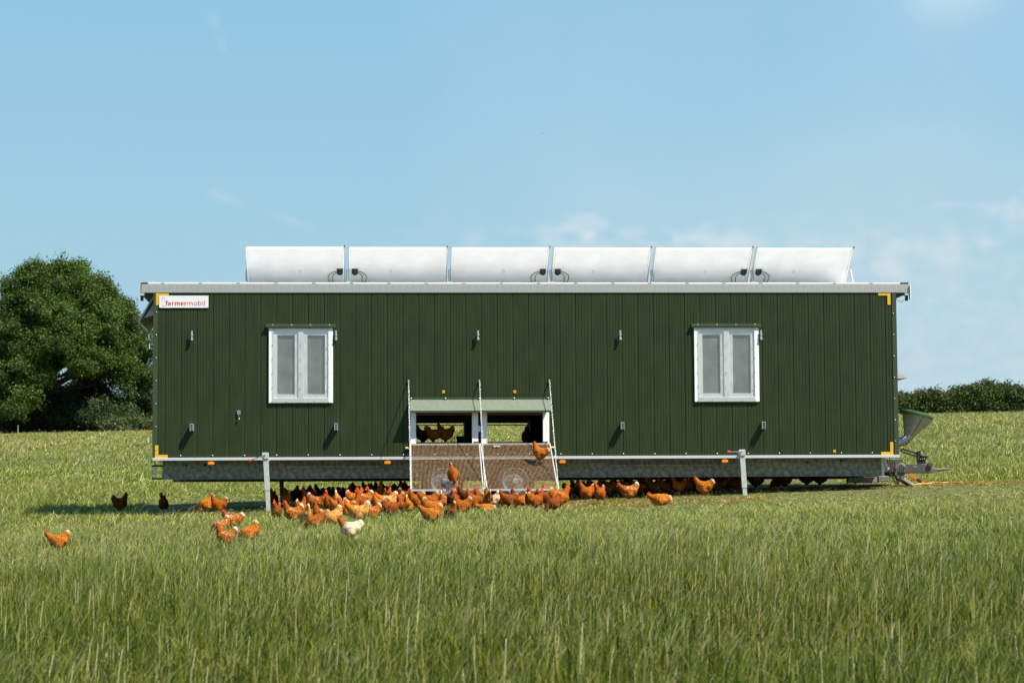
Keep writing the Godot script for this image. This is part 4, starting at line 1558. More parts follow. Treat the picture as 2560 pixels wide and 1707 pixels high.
func hen_body(kind: String, plume: String) -> ArrayMesh:
	var h := hen_shape(kind)
	var verts: PackedVector3Array = h[0][0].duplicate()
	var nor: PackedVector3Array = h[0][1]
	var p: Dictionary = h[1]
	var col := PackedColorArray()
	var base := Color(0.275, 0.072, 0.007)
	var neckc := Color(0.27, 0.065, 0.006)
	var tip := Color(0.55, 0.40, 0.22)
	var spots := -0.2
	match plume:
		"tawny":
			base = Color(0.37, 0.110, 0.009)
			neckc = Color(0.36, 0.10, 0.008)
			tip = Color(0.66, 0.50, 0.30)
			spots = -0.1
		"mottled":
			base = Color(0.33, 0.10, 0.010)
			spots = 0.06
			tip = Color(0.78, 0.70, 0.58)
		"pale":
			base = Color(0.50, 0.22, 0.050)
			neckc = Color(0.44, 0.135, 0.010)
			tip = Color(0.80, 0.70, 0.55)
			spots = 0.0
		"white":
			base = Color(0.66, 0.50, 0.34)
			neckc = Color(0.30, 0.075, 0.012)
			tip = Color(0.80, 0.71, 0.58)
			spots = 0.05
		"rust":
			base = Color(0.19, 0.046, 0.006)
			neckc = Color(0.23, 0.055, 0.006)
			tip = Color(0.38, 0.22, 0.10)
		"dark":  # same hens, with the shade they stand in put into the plumage colour
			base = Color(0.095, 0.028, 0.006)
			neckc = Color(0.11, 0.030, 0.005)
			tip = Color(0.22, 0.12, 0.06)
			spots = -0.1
	var fn := FastNoiseLite.new()
	fn.seed = plume.length() * 7 + kind.length()
	fn.frequency = 30.0
	fn.fractal_octaves = 3
	var axis: Vector3 = (p.tail - p.rump)
	for k in verts.size():
		var q := verts[k]
		var a := fn.get_noise_3dv(q)
		var b := fn.get_noise_3dv(q * 2.3 + Vector3(5, 1, 2))
		verts[k] = q + nor[k] * (b * 0.010 + a * 0.006)
		var c := base * (1.0 + 0.8 * a + 1.0 * b)
		var tn: float = (q - p.neck).length()
		var hd: float = (q - p.head).length()
		var nk := smoothstep(0.10, 0.04, minf(tn, hd))
		c = c.lerp(neckc * (1.0 + 0.35 * b), nk)
		var along := clampf((q - p.rump).dot(axis) / axis.length_squared(), 0.0, 1.3)
		c = c.lerp(tip * (1.0 + 0.2 * a), smoothstep(0.72, 1.08, along) * 0.85)
		if a > 0.42 - spots and nk < 0.4:
			c = c.lerp(Color(0.78, 0.70, 0.60) if plume != "white" else Color(0.55, 0.2, 0.04), clampf((a - 0.42 + spots) * 5.0, 0.0, 0.85))
		if q.y < p.mid.y - 0.07 and nk < 0.2 and plume != "dark":  # belly darkened: shade beneath the body painted into the feathers
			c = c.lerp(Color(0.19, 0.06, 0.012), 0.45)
		var face: float = (q - (p.head + p.look.normalized() * 0.02)).length()
		if face < 0.022:
			c = c.lerp(Color(0.55, 0.05, 0.025), 0.9)
		c.a = 1.0
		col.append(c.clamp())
	var ar := []
	ar.resize(Mesh.ARRAY_MAX)
	ar[Mesh.ARRAY_VERTEX] = verts
	ar[Mesh.ARRAY_NORMAL] = nor
	ar[Mesh.ARRAY_COLOR] = col
	ar[Mesh.ARRAY_INDEX] = h[0][2]
	var m := ArrayMesh.new()
	m.add_surface_from_arrays(Mesh.PRIMITIVE_TRIANGLES, ar)
	return m

func hen_proto(kind: String, plume: String) -> Node3D:
	var key := kind + plume
	if hen_protos.has(key):
		return hen_protos[key]
	var o := Node3D.new()
	var p: Dictionary = hen_shape(kind)[1]
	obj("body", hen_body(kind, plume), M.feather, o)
	var f: Vector3 = p.look.normalized()
	var side := Vector3.UP.cross(f).normalized()
	var up := f.cross(side).normalized()
	var hd: Vector3 = p.head
	var comb := MB.new()
	for s in [-1.0, 1.0]:
		var z: Vector3 = side * 0.004 * s
		var pts := [hd + up * 0.018 - f * 0.022, hd + up * 0.040 - f * 0.026, hd + up * 0.034 - f * 0.012, hd + up * 0.052 - f * 0.006, hd + up * 0.040 + f * 0.004, hd + up * 0.050 + f * 0.014, hd + up * 0.034 + f * 0.018, hd + up * 0.036 + f * 0.028, hd + up * 0.016 + f * 0.028]
		for k in range(1, pts.size() - 1):
			if s > 0: comb.tri(pts[0] + z, pts[k + 1] + z, pts[k] + z)
			else: comb.tri(pts[0] + z, pts[k] + z, pts[k + 1] + z)
	obj("comb", comb, M.comb, o)
	for s in [-1.0, 1.0]:
		var w := MB.new()
		w.ball(hd + f * 0.024 - up * 0.026 + side * 0.008 * s, Vector3(0.007, 0.014, 0.006), 7, 5)
		obj("wattle", w, M.comb, o)
		var e := MB.new()
		e.ball(hd + f * 0.014 + up * 0.006 + side * 0.0205 * s, Vector3(0.004, 0.004, 0.004), 6, 4)
		obj("eye", e, M.black, o)
	var bk := MB.new()
	bk.tube(hd + f * 0.024 - up * 0.002, hd + f * 0.050 - up * 0.009, 0.010, 0.001, 7, false)
	obj("beak", bk, M.horn, o)
	if p.legs:
		for s in [-1.0, 1.0]:
			var l := MB.new()
			var fx: float = 0.02 * s if kind == "walk" else 0.0
			var foot := Vector3(fx, 0.004, 0.042 * s)
			l.tube(Vector3(0.0, 0.095, 0.042 * s), foot, 0.0075, 0.006, 6)
			for a in [-0.5, 0.0, 0.5]:
				l.tube(foot, foot + Vector3(cos(a), 0, sin(a)) * 0.045, 0.005, 0.003, 5)
			l.tube(foot, foot + Vector3(-0.025, 0, 0), 0.005, 0.003, 5)
			obj("leg", l, M.shank, o)
	hen_protos[key] = o
	return o

func put_hen(kind: String, plume: String, at: Vector3, turn: float, size: float, label: String, group := "hens around the trailer") -> Node3D:
	var o: Node3D = hen_proto(kind, plume).duplicate()
	o.name = numbered("hen")
	add_child(o)
	o.position = at
	o.rotation.y = deg_to_rad(turn)
	o.scale = Vector3.ONE * size * 0.97
	tag(o, label, "hen", group)
	return o

func make_hens() -> void:
	M.feather = painted(0.75)
	M.feather.metallic_specular = 0.25
	M.comb = mat(lin(0.62, 0.035, 0.02), 0.5)
	M.horn = mat(lin(0.55, 0.36, 0.17), 0.5)
	M.shank = mat(lin(0.62, 0.44, 0.28), 0.6)
	for h in hen_list():
		var label: String = h[6]
		var group := "hens around the trailer"
		if "deep shade" in label:
			group = "hens in the deep shade left of the wheels" if "towards the wheels" in label else "hens in the deep shade right of the ramps"
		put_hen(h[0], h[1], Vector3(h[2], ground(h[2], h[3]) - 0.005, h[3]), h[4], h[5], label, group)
	# on the ramps
	var slope := atan2(0.753, 1.445)
	var a := put_hen("peck", "brown", Vector3(-1.25, 0.345, 1.42), 270.0, 1.05, "hen walking head first down the left ramp")
	a.rotation = Vector3(0.12, deg_to_rad(278), 0)
	var b := put_hen("walk", "tawny", Vector3(0.075, 0.70, 0.72), 140.0, 1.0, "hen climbing the right ramp, neck stretched towards the pop hole")
	b.rotation = Vector3(0, deg_to_rad(142), 0.25)
	# inside the house, seen through the pop holes
	put_hen("up", "dark", Vector3(-1.70, 1.03, -0.75), 200.0, 0.98, "black hen shape leftmost inside the left pop hole")
	put_hen("low", "brown", Vector3(-1.52, 1.03, -0.45), 10.0, 0.98, "brown hen leaning forward inside the left pop hole")
	put_hen("up", "brown", Vector3(-1.34, 1.03, -0.55), 190.0, 1.02, "upright brown hen in the middle of the left pop hole")
	put_hen("up", "dark", Vector3(0.02, 1.03, -1.0), 80.0, 1.02, "single black hen silhouette in the right pop hole")
	var fd := MB.new()
	fd.lathe([Vector2(0.0, 0.0), Vector2(0.085, 0.0), Vector2(0.10, 0.12), Vector2(0.11, 0.19), Vector2(0.1, 0.19), Vector2(0.0, 0.16)], Transform3D(Basis(), Vector3.ZERO), 20)
	var feeder := obj("feed_bucket", fd, M.dark)
	feeder.position = Vector3(-1.02, 1.03, -1.3)
	tag(feeder, "dark bucket on the floor at the right of the left pop hole", "bucket")

func hen_list() -> Array:
	return [
		["low", "tawny", -6.08, 11.01, 180, 0.86, "lone orange hen with upright pale tail, farthest left, out in the long grass"],
		["up", "dark", -6.62, -1.20, 30, 1.00, "shaded dark brown hen with raised head at the left end of the trailer shadow"],
		["turn", "dark", -5.90, -1.00, 265, 0.95, "round shaded brown hen facing the viewer inside the shadow left of the trailer"],
		["peck", "tawny", -5.13, 0.12, 185, 0.98, "orange hen with head down and tail up, left of a raised-headed hen"],
		["up", "brown", -4.91, 0.74, 170, 0.95, "red-headed hen standing at the shadow edge beside a pecking hen"],
		["walk", "mottled", -4.36, 6.62, 180, 0.90, "speckled white-tailed hen walking left, topmost of four in the long grass"],
		["peck", "mottled", -4.43, 8.01, 183, 0.85, "hen low in the grass with only red head and pale tail showing, leftmost of four"],
		["up", "mottled", -4.18, 11.28, 172, 0.86, "white-backed orange hen with dark breast, nearest of the four in the long grass"],
		["peck", "tawny", -3.96, 10.36, 180, 0.88, "orange hen with steep tail feeding head down, rightmost of the four in the long grass"],
		["up", "brown", -3.89, -0.59, 110, 1.00, "rust-brown hen seen from behind just right of the left support leg"],
		["up", "dark", -3.85, -1.63, 350, 1.00, "black-looking hen behind the rust-brown hen by the left support leg"],
		["walk", "dark", -3.65, -1.45, 40, 1.05, "dark hen silhouette with sloping back under the trailer near the left leg"],
		["up", "brown", -3.54, -0.60, 215, 1.00, "hen with sunlit neck and shaded body, looking left, at the front edge of the shade"],
		["up", "brown", -3.56, 3.00, 60, 0.92, "dark-bodied hen with tall red comb and cream tail seen from behind"],
		["low", "mottled", -3.37, 1.34, 340, 1.00, "plump speckled hen bending right with a white tail, behind the front row"],
		["up", "brown", -3.26, -0.04, 275, 0.95, "slim hen with bright red comb facing the viewer in front of the black silhouettes"],
		["up", "mottled", -3.62, 5.29, 180, 0.98, "hen with white-scaled wings and red face looking left, front left of the crowd"],
		["peck", "pale", -3.40, 6.42, 110, 1.00, "buff hen seen from behind with a white tail tip, head hidden in the grass"],
		["tall", "brown", -3.22, 6.10, 165, 0.92, "hen with long dark neck stretched up behind a feeding hen"],
		["peck", "brown", -3.26, 7.66, 185, 0.90, "dark red hen stooping in the grass below the long-necked hen"],
		["peck", "pale", -3.04, 6.69, 190, 0.95, "pale orange hen stooping left with a white-tipped tail, next to the white hen"],
		["walk", "white", -2.79, 10.37, 180, 0.92, "creamy white hen with brown head and orange flecks, walking left in the grass"],
		["up", "brown", -2.90, 4.23, 185, 0.92, "hen with lowered white-edged wings between the black silhouettes and the stooping buff hen"],
		["low", "pale", -2.72, 6.01, 178, 1.05, "orange-necked hen with creamy back and tail reaching left over the grass"],
		["peck", "pale", -3.07, 0.43, 80, 0.95, "small hen seen from behind with upright cream tail, left of a big-combed hen"],
		["low", "dark", -2.85, -1.08, 190, 1.00, "hen with a large floppy red comb and shaded body, head low to the left"],
		["up", "tawny", -2.78, 0.36, 10, 0.98, "yellow-necked hen with red comb turned right, middle of the crowd"],
		["up", "mottled", -2.65, 0.52, 185, 0.98, "white-breasted hen with pink face looking left, middle of the crowd"],
		["turn", "brown", -2.56, 0.11, 270, 0.98, "hen whose narrow red face looks out of the deep shade, middle of the crowd"],
		["turn", "dark", -2.57, -0.85, 265, 0.92, "dark hen facing the viewer with a pale forehead, in front of the white-breasted hen"],
		["up", "mottled", -2.54, 5.41, 180, 0.90, "red-headed hen with white rump turned left, front right of the middle crowd"],
		["tall", "brown", -2.45, -0.39, 355, 1.05, "tall upright hen with long orange neck, head above the rest of the crowd"],
		["up", "rust", -2.27, 0.07, 290, 0.98, "hen with speckled breast facing half right in the shade beside the left ramp"],
		["low", "pale", -2.31, 2.69, 180, 1.08, "golden hen in full side view with raised white tail, left of the ramp"],
		["up", "brown", -2.16, 1.53, 200, 0.95, "hen with bright comb peering over the golden hen white tail"],
		["up", "brown", -1.97, 0.34, 330, 1.00, "shaded hen with white-flecked breast touching the left edge of the ramp"],
		["turn", "rust", -2.11, 3.55, 262, 0.92, "red-faced hen facing the viewer below the left corner of the ramp"],
		["peck", "tawny", -2.00, 3.38, 75, 0.92, "orange hen with raised tail feeding away from the viewer below the left ramp corner"],
		["low", "brown", -1.68, 2.54, 180, 1.00, "side-on hen with white tail tip below the left half of the ramp, topmost of three"],
		["low", "tawny", -1.67, 4.86, 0, 0.98, "hen facing right with red comb, middle of three below the left ramp"],
		["low", "tawny", -1.77, 7.20, 176, 0.98, "golden hen facing left with white tail, nearest of three below the left ramp"],
		["up", "mottled", -1.46, 1.71, 85, 0.95, "dark and white hen with its back turned in front of the left wheel"],
		["up", "brown", -1.28, 4.80, 178, 0.98, "upright hen with white shoulder and steep tail right of the three below the ramp"],
		["peck", "brown", -1.48, 6.49, 120, 0.92, "stooping hen behind the upright white-shouldered hen, head hidden in the grass"],
		["walk", "dark", -1.07, 1.89, 190, 1.10, "bulky shaded hen between the two wheels"],
		["up", "mottled", -0.87, 2.09, 200, 0.95, "hen with pale wing patch under the gap between the ramps"],
		["up", "brown", -0.78, 2.32, 100, 0.98, "orange hen standing close beside the pale-winged hen under the ramp gap"],
		["lie", "tawny", -0.88, 3.51, 175, 0.90, "orange hen squatting low under the gap between the ramps"],
		["peck", "white", -0.67, 1.82, 150, 0.80, "small greyish white hen stooping left of the right wheel"],
		["peck", "brown", -0.54, 1.65, 280, 0.85, "orange hen stooping towards the viewer just left of the right wheel"],
		["up", "dark", -0.31, 1.86, 195, 0.85, "dark-headed hen with white wing spot in front of the right wheel"],
		["peck", "tawny", -0.26, 2.21, 185, 0.75, "small orange hen picking at the ground under the right ramp"],
		["turn", "rust", -0.16, 2.59, 265, 0.98, "hen with red face and black shaded breast under the right ramp"],
		["up", "tawny", 0.22, 1.42, 180, 0.95, "orange hen half hidden behind the wire of the right ramp"],
		["low", "rust", 0.06, 3.07, 172, 1.00, "hen looking left with white shoulder flecks under the right corner of the right ramp"],
		["up", "tawny", 0.22, 3.50, 8, 1.08, "large golden hen facing right with big red comb at the right ramp corner"],
		["up", "rust", -3.89, 3.79, 250, 0.90, "hen half sunk in the grass, leftmost of the main crowd right of the leg"],
		["turn", "rust", -4.13, -1.26, 262, 0.95, "shadow-striped hen facing the viewer between the two left-hand dark hens"],
		["up", "rust", -3.12, 2.55, 200, 0.92, "deep red hen glancing left between the black silhouettes and the front row"],
		["walk", "tawny", -3.01, 3.19, 170, 0.92, "light orange hen striding left behind the stooping buff hen"],
		["up", "brown", -2.81, 3.09, 20, 0.92, "brown hen looking right above the orange-necked hen creamy back"],
		["tall", "rust", -2.67, 2.67, 190, 0.95, "long-necked russet hen right of the white-breasted hen"],
		["up", "tawny", -2.40, 2.89, 175, 0.90, "pale-edged orange hen left of the golden side-on hen"],
		["low", "rust", -2.25, 4.37, 10, 0.90, "dull red hen leaning right in front of the golden side-on hen"],
		["up", "brown", -1.85, 1.66, 190, 0.95, "brown hen under the left ramp corner, neck upright"],
		["turn", "rust", -1.26, 1.93, 255, 0.95, "russet hen facing the viewer behind the upright white-shouldered hen"],
		["up", "brown", -1.01, 2.71, 170, 0.95, "brown hen with neck raised left of the pale-winged hen"],
		["walk", "rust", -0.49, 2.57, 185, 0.90, "russet hen walking left before the right wheel"],
		["up", "brown", -0.13, 3.46, 20, 0.92, "brown hen with tail to the viewer near the right ramp edge"],
		["peck", "rust", 0.07, 4.19, 200, 0.90, "russet hen bending down in front of the large golden hen"],
		["turn", "brown", 0.82, 1.05, 200, 0.95, "shaded hen with one sunlit patch on its neck, first right of the ramps"],
		["turn", "brown", 0.97, 1.66, 235, 0.95, "hen on pale legs with head turned left, second right of the ramps"],
		["low", "mottled", 1.42, 1.61, 180, 1.00, "sunlit orange hen in side view with white tail, right of the ramps"],
		["lie", "tawny", 1.75, 2.83, 178, 1.05, "hen lying flat on the trodden ground with spread wing"],
		["walk", "tawny", 2.65, 1.16, 150, 1.05, "brightly lit hen leaning left with its neck stretched, left of the right support leg"],
		["turn", "dark", 3.38, -1.05, 262, 0.95, "dim brown hen facing the viewer just left of the right support leg"],
		["up", "dark", 3.57, -1.13, 200, 0.95, "dim hen partly hidden by the right support leg"],
		["walk", "dark", 3.84, -1.03, 0, 1.10, "dark hen silhouette facing right just right of the right support leg"],
		["up", "dark", 4.30, -0.94, 20, 1.05, "black hen silhouette with upright neck, right of the right support leg"],
		["peck", "dark", 4.23, -1.30, 185, 0.85, "low dark hen crouching beside the upright black silhouette"],
		["walk", "dark", 4.71, -1.30, 180, 1.05, "black hen silhouette turned left, third from the right end of the trailer"],
		["low", "dark", 4.94, -1.22, 355, 1.00, "dark hen facing right with stooped head under the right part of the chassis"],
		["walk", "dark", 5.50, -1.15, 180, 1.10, "last dark hen at the right, beside the drawbar end of the chassis"],
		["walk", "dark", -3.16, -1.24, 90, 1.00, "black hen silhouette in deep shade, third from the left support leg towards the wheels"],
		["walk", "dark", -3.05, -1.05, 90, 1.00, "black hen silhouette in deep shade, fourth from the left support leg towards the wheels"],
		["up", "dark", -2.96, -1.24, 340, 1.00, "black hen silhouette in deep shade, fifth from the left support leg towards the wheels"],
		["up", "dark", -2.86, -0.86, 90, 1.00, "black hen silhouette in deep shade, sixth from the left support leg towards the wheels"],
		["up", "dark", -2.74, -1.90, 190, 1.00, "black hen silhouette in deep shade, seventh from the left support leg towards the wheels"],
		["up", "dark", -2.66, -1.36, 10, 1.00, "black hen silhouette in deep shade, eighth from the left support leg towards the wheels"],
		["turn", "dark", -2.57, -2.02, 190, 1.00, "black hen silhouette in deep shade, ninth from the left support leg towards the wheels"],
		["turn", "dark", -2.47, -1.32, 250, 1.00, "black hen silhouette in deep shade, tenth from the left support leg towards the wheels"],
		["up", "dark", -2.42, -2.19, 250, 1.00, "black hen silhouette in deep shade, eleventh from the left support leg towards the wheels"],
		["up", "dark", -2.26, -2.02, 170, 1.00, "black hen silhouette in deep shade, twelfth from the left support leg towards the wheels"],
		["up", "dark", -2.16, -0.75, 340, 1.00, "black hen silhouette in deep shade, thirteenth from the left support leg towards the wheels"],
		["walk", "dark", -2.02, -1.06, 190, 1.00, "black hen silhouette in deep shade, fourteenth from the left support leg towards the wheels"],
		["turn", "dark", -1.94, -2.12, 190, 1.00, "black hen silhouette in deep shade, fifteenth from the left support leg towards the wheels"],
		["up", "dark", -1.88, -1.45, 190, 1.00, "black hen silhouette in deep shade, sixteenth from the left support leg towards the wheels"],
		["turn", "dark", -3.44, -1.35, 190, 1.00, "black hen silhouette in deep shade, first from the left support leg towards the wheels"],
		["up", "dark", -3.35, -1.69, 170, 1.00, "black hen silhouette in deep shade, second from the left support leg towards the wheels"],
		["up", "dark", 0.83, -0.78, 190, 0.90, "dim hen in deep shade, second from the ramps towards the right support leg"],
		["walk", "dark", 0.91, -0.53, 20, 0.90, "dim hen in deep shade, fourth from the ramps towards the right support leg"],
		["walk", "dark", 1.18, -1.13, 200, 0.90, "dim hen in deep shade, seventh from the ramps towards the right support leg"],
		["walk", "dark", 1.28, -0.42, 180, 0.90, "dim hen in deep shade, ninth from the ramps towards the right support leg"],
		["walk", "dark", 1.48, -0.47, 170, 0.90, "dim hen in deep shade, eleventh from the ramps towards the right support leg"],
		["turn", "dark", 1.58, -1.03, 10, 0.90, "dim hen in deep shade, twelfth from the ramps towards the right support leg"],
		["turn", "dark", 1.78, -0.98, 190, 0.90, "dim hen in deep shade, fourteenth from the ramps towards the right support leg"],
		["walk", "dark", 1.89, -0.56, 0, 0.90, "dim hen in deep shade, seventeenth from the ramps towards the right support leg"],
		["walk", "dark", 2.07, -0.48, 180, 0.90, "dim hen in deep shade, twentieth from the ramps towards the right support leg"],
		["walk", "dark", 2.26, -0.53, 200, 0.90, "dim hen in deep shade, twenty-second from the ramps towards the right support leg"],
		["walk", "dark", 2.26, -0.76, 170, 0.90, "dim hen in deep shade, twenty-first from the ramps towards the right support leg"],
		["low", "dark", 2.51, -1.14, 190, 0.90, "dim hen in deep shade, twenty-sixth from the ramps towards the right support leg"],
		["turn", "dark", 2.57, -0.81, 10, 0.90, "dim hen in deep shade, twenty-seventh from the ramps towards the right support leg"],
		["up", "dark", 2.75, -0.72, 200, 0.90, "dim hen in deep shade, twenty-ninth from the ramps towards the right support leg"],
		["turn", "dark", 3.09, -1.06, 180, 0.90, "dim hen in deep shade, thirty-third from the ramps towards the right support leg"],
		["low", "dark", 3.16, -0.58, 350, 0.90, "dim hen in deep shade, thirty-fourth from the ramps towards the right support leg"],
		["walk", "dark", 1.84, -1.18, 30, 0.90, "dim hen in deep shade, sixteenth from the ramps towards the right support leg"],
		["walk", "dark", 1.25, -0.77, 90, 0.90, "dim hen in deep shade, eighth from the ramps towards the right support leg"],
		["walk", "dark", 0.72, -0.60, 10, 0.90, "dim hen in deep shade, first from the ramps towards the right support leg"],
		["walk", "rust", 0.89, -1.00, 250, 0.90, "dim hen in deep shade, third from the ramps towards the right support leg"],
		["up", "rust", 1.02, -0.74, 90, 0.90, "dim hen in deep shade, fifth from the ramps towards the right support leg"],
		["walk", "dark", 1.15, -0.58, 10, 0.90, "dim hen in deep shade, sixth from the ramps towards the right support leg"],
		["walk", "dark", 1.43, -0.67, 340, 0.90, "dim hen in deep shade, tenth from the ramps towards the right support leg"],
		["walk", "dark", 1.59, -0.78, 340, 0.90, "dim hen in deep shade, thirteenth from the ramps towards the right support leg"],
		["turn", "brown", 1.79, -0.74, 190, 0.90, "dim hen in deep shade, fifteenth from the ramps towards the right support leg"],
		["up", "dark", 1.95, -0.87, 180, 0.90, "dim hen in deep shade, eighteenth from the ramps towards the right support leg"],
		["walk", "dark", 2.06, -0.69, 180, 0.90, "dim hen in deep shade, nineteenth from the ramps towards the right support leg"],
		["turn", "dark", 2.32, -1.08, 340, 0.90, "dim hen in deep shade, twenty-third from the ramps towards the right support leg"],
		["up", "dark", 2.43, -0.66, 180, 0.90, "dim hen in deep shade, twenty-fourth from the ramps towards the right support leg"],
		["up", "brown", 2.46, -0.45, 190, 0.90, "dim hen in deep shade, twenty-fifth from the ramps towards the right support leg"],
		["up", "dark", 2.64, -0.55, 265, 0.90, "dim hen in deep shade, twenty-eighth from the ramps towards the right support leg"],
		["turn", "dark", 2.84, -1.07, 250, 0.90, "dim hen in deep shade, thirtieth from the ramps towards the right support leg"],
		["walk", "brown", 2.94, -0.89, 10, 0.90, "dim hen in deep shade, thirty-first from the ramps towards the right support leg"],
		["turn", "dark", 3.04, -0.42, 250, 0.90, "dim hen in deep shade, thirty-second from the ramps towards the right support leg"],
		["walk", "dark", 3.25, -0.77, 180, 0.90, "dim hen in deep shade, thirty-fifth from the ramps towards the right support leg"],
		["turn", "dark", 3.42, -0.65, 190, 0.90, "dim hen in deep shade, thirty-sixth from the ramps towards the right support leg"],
	]

# ------------------------------------------------------------------ loose things
func make_small_things() -> void:
	# orange strap from the drawbar to the ground
	var s := MB.new()
	var top := Vector3(6.43, 0.60, -1.26)
	var bot := Vector3(6.70, ground(6.7, -1.15) + 0.01, -1.15)
	s.obox(Transform3D(Basis(Vector3.FORWARD, -0.0) * Basis(Vector3((top - bot).cross(Vector3.BACK).normalized()), (top - bot).normalized(), Vector3.BACK), (top + bot) / 2), Vector3(0.035, (top - bot).length(), 0.004))
	var so := obj("ratchet_strap", s, M.strap)
	tag(so, "orange webbing strap slanting from the drawbar down to the grass", "strap")
	var bk := MB.new()
	bk.obox(Transform3D(Basis(Vector3((top - bot).cross(Vector3.BACK).normalized()), (top - bot).normalized(), Vector3.BACK), top.lerp(bot, 0.6)), Vector3(0.05, 0.09, 0.03), 0.006)
	obj("buckle", bk, M.black, so)
	# pale rope lying on the worn ground
	var r := MB.new()
	var ps := []
	for k in 24:
		var t := k / 23.0
		var x := lerpf(6.35, 7.25, t)
		var z := -0.7 - 0.5 * sin(t * 2.6) + 0.05 * sin(t * 21.0)
		ps.append(Vector3(x, ground(x, z) + 0.03, z))
	r.path(ps, 0.012, 6)
	var ps2 := []
	for k in 12:
		var t := k / 11.0
		var x := lerpf(6.38, 6.75, t)
		var z := -0.6 + 0.5 * t * t
		ps2.append(Vector3(x, ground(x, z) + 0.035, z))
	r.path(ps2, 0.011, 6)
	tag(obj("rope", r, M.rope), "straw-coloured rope trailing over bare soil beneath the drawbar", "rope")
	# board propped under the drawbar
	var b := MB.new()
	var by := ground(6.3, -0.9)
	b.obox(Transform3D(Basis(Vector3.FORWARD, 0.55), Vector3(6.31, by + 0.07, -0.9)), Vector3(0.30, 0.045, 0.35), 0.006)
	tag(obj("wooden_board", b, M.plank), "weathered grey board leaning in the grass below the drawbar hoses", "board")
	# droppings and straw on the ramps
	for q in [[-0.55, 0.975, 0.185, 0.09, "curled dry leaf lying near the top of the right ramp"], [0.26, 1.06, 0.04, 0.055, "brown clod on the upper right corner of the right ramp"], [-0.86, 1.06, 0.04, 0.05, "brown clod on the top edge of the left ramp by the middle chain"]]:
		var m := MB.new()
		for k in 7:
			var p := Vector3(rng.randf_range(-1, 1) * q[3] * 0.6, rng.randf_range(0, 0.3) * q[3] * 0.5, rng.randf_range(-0.2, 0.2) * q[3])
			m.ball(p, Vector3(q[3] * rng.randf_range(0.2, 0.4), q[3] * rng.randf_range(0.12, 0.25), q[3] * 0.25), 7, 5)
		var o := obj("muck_clod" if "clod" in q[4] else "dry_leaf", m, M.brown if "clod" in q[4] else M.plank)
		o.position = Vector3(q[0], q[1] + 0.012, q[2])
		tag(o, q[4], "clod" if "clod" in q[4] else "leaf")
	# a bird high over the roof
	var bd := MB.new()
	bd.ball(Vector3.ZERO, Vector3(0.22, 0.07, 0.07), 10, 6)
	for sgn in [-1.0, 1.0]:
		bd.quad(Vector3(-0.1, 0.03, 0.05 * sgn), Vector3(0.12, 0.03, 0.05 * sgn), Vector3(0.05, 0.12, 0.4 * sgn), Vector3(-0.05, 0.12, 0.4 * sgn))
		bd.tri(Vector3(-0.05, 0.12, 0.4 * sgn), Vector3(0.05, 0.12, 0.4 * sgn), Vector3(-0.08, 0.02, 0.75 * sgn))
	var bo := obj("bird", bd, mat(lin(0.05, 0.05, 0.05), 0.8))
	bo.position = Vector3(17.6, 46.0, -240.0)
	bo.rotation.y = 1.35
	bo.scale = Vector3.ONE * 0.42
	tag(bo, "tiny dark bird gliding alone in the blue sky above the roof", "bird")

# ------------------------------------------------------------------ grass
func stalks(seed_: int, count: int, radius: float, wide: float) -> ArrayMesh:
	# flowering stems with soft seed heads
	var r := RandomNumberGenerator.new()
	r.seed = seed_
	var m := MB.new()
	for k in count:
		var a := r.randf() * TAU
		var p := Vector3(cos(a), 0, sin(a)) * radius * sqrt(r.randf())
		var h := r.randf_range(0.7, 1.05)
		var tone := r.randf_range(0.75, 1.25)
		var w := Vector3(r.randfn(), 0, r.randfn()).normalized() * wide
		if r.randf() < 0.6: # a long bleached blade arching over
			var bend := Vector3(r.randf_range(-0.16, 0.34), 0, r.randf_range(-0.2, 0.2))
			var c1 := p + Vector3(0, h * 0.5, 0) + bend * 0.18
			var c2 := p + Vector3(0, h * 0.82, 0) + bend * 0.5
			var c3 := p + Vector3(0, h * r.randf_range(0.7, 1.0), 0) + bend
			m.col = Color(0.52 * tone, 0.49 * tone, 0.28 * tone) if r.randf() < 0.36 else Color(0.33 * tone, 0.38 * tone, 0.11 * tone)
			m.quad(p - w * 0.6, p + w * 0.6, c1 + w * 0.6, c1 - w * 0.6)
			m.quad(c1 - w * 0.6, c1 + w * 0.6, c2 + w * 0.45, c2 - w * 0.45)
			m.tri(c2 - w * 0.45, c2 + w * 0.45, c3)
			continue
		var dir := Vector3(r.randf_range(-0.08, 0.24), 0, r.randf_range(-0.14, 0.14))
		var q1 := p + Vector3(0, h * 0.6, 0) + dir * h * 0.2
		var q2 := p + Vector3(0, h * 0.85, 0) + dir * h * 0.5
		var q3 := p + Vector3(0, h, 0) + dir * h * 0.85
		m.col = Color(0.34 * tone, 0.36 * tone, 0.15 * tone)
		m.quad(p - w * 0.35, p + w * 0.35, q1 + w * 0.3, q1 - w * 0.3)
		m.quad(q1 - w * 0.3, q1 + w * 0.3, q2 + w * 0.25, q2 - w * 0.25)
		m.col = Color(0.46 * tone, 0.40 * tone, 0.25 * tone) if r.randf() < 0.75 else Color(0.17 * tone, 0.12 * tone, 0.08 * tone)
		var x := w.cross(Vector3.UP).normalized() * wide
		for ww in [w, x]:
			m.tri(q2, q2.lerp(q3, 0.4) + ww * 0.7, q3)
			m.tri(q2, q3, q2.lerp(q3, 0.4) - ww * 0.7)
	return m.mesh()

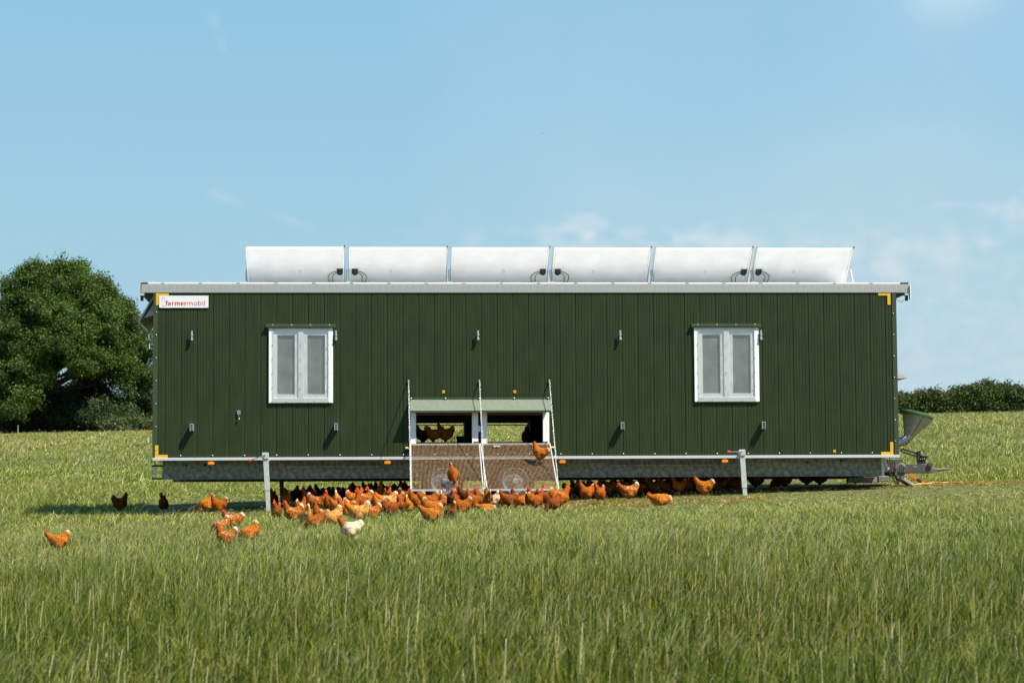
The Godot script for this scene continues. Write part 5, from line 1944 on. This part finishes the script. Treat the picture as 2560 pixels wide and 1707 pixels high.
func make_grass() -> void:
	var gm := painted(0.6, 0.55)
	gm.metallic_specular = 0.25
	var eye := Vector3(-2.58, 0, 38.67)
	var fw := Vector3(sin(deg_to_rad(3.405)), 0, -cos(deg_to_rad(3.405)))
	var rt := Vector3(cos(deg_to_rad(3.405)), 0, sin(deg_to_rad(3.405)))
	var r := RandomNumberGenerator.new()
	r.seed = 12
	# [from, to, spacing, blade width, blades in a tuft, name, height of the tuft at unit scale]
	var bands := [[10.5, 21.0, 0.115, 0.0036, 22], [21.0, 33.0, 0.14, 0.0048, 22], [33.0, 52.0, 0.19, 0.0075, 30], [52.0, 95.0, 0.36, 0.016, 36], [95.0, 226.0, 0.8, 0.034, 40]]
	var names := ["meadow_grass", "meadow_grass", "trodden_grass", "field_grass", "far_field_grass"]
	for bi in bands.size():
		var B: Array = bands[bi]
		var meshes := []
		for k in 6:
			meshes.append(tuft_mesh(300 + bi * 20 + k, B[4], B[2], B[3], 0.05 + 0.045 * k))
		var heads := []
		for k in 7:
			heads.append(head_mesh(700 + bi * 20 + k, B[2], B[3]))
		var spots := []
		var tops := []
		var d: float = B[0]
		while d < B[1]:
			var half: float = d * 0.255 + 3.2
			var s := -half
			d += B[2]
			while s < half:
				var dd: float = d + r.randf_range(-0.5, 0.5) * B[2]
				var ss: float = s + r.randf_range(-0.5, 0.5) * B[2]
				s += B[2]
				var p := eye + fw * dd + rt * ss
				var h := turf_height(p.x, p.z)
				var bb := bare(p.x, p.z) if absf(p.z) < 8.0 and absf(p.x) < 12.0 else 0.0
				var thin := noise.get_noise_2d(p.x * 34.0 + 7.0, p.z * 34.0)
				if (bi < 3 and bb < 0.2 and thin < -0.12 and r.randf() < 0.8):
					continue
				h *= r.randf_range(0.6, 1.3)
				if bb > 0.25:
					h = r.randf_range(0.012, 0.05)
				p.y = ground(p.x, p.z) - 0.012 * (1.0 - bb)
				var patch := 0.5 + 0.5 * noise.get_noise_2d(p.x * 2.2, p.z * 1.3)
				var lush := 0.5 + 0.5 * noise.get_noise_2d(p.x * 0.9 + 90.0, p.z * 0.7)
				var dry := clampf(patch * 0.7 + 0.3 * smoothstep(-15.0, -90.0, p.z) + bb * 0.6, 0.0, 1.0)
				var tint := Color(0.86, 0.98, 0.78).lerp(Color(1.28, 1.10, 1.05), dry) * lerpf(0.85, 1.15, lush)
				tint = tint.lerp(tint * Color(0.45, 0.49, 0.26), smoothstep(5.0, 24.0, p.z)) # lusher long grass nearest; the foreground falloff in light is painted into its tint
				if bb > 0.25:
					tint = tint.lerp(Color(1.15, 0.72, 0.50), r.randf() * 0.9)
				tint.a = 1.0
				var t := Transform3D(Basis(Vector3.UP, r.randf_range(-1.0, 1.0) + 2.4 * noise.get_noise_2d(p.x * 7.0, p.z * 7.0 + 80.0)).scaled(Vector3(1, h, 1)), p)
				spots.append([t, tint])
				var chance: float = [0.5, 0.5, 0.30, 0.35, 0.35][bi]
				if bb < 0.3 and r.randf() < chance * (0.4 + patch):
					var hh := (h * r.randf_range(0.95, 1.4) + 0.04) if bi != 2 else h * r.randf_range(1.0, 1.5) + 0.04
					tops.append([Transform3D(Basis(Vector3.UP, r.randf() * 0.8 - 0.4).scaled(Vector3(1, hh, 1)), p), Color(1, 1, 1)])
		# shuffle so that the variants mix
		for k in range(spots.size() - 1, 0, -1):
			var j := r.randi() % (k + 1)
			var tmp = spots[k]
			spots[k] = spots[j]
			spots[j] = tmp
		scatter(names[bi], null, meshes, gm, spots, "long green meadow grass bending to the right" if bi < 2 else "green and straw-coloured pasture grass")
		scatter("seed_head_grass", null, heads, gm, tops, "thin stems with pale seed heads above the grass")

func tuft_mesh(seed_: int, count: int, spacing: float, wide: float, straw: float) -> ArrayMesh:
	var r := RandomNumberGenerator.new()
	r.seed = seed_
	var m := MB.new()
	for k in count:
		var a := r.randf() * TAU
		var p := Vector3(cos(a), 0, sin(a)) * spacing * 0.95 * sqrt(r.randf())
		var h := r.randf_range(0.4, 1.0)
		var reach := 0.085 + spacing * 0.03
		var dir := Vector3(r.randfn() * 1.0 + 0.4, 0, r.randfn() * 1.0) * reach
		var w := Vector3(r.randfn(), 0, r.randfn()).normalized() * wide * r.randf_range(0.6, 1.3)
		var droop := r.randf() * r.randf() * 0.75
		var q1 := p + Vector3(0, h * 0.55, 0) + dir * h * 0.25
		var q2 := p + Vector3(0, h * (1.0 - droop), 0) + dir * h * (0.8 + droop)
		var g := Color(0.195, 0.262, 0.040)
		var u := r.randf()
		if u < straw:
			g = Color(0.56, 0.49, 0.255)
		elif u < straw + 0.34:
			g = Color(0.36, 0.385, 0.105)
		elif u < straw + 0.48:
			g = Color(0.08, 0.125, 0.016)
		g *= r.randf_range(0.7, 1.3)
		g.a = 1.0
		m.col = g
		m.quad(p - w, p + w, q1 + w * 0.8, q1 - w * 0.8)
		m.tri(q1 - w * 0.8, q1 + w * 0.8, q2)
	return m.mesh()

func head_mesh(seed_: int, spacing: float, wide: float) -> ArrayMesh:
	return stalks(seed_, 3 if spacing < 0.3 else 6, spacing, maxf(wide, 0.0036) * 0.8)
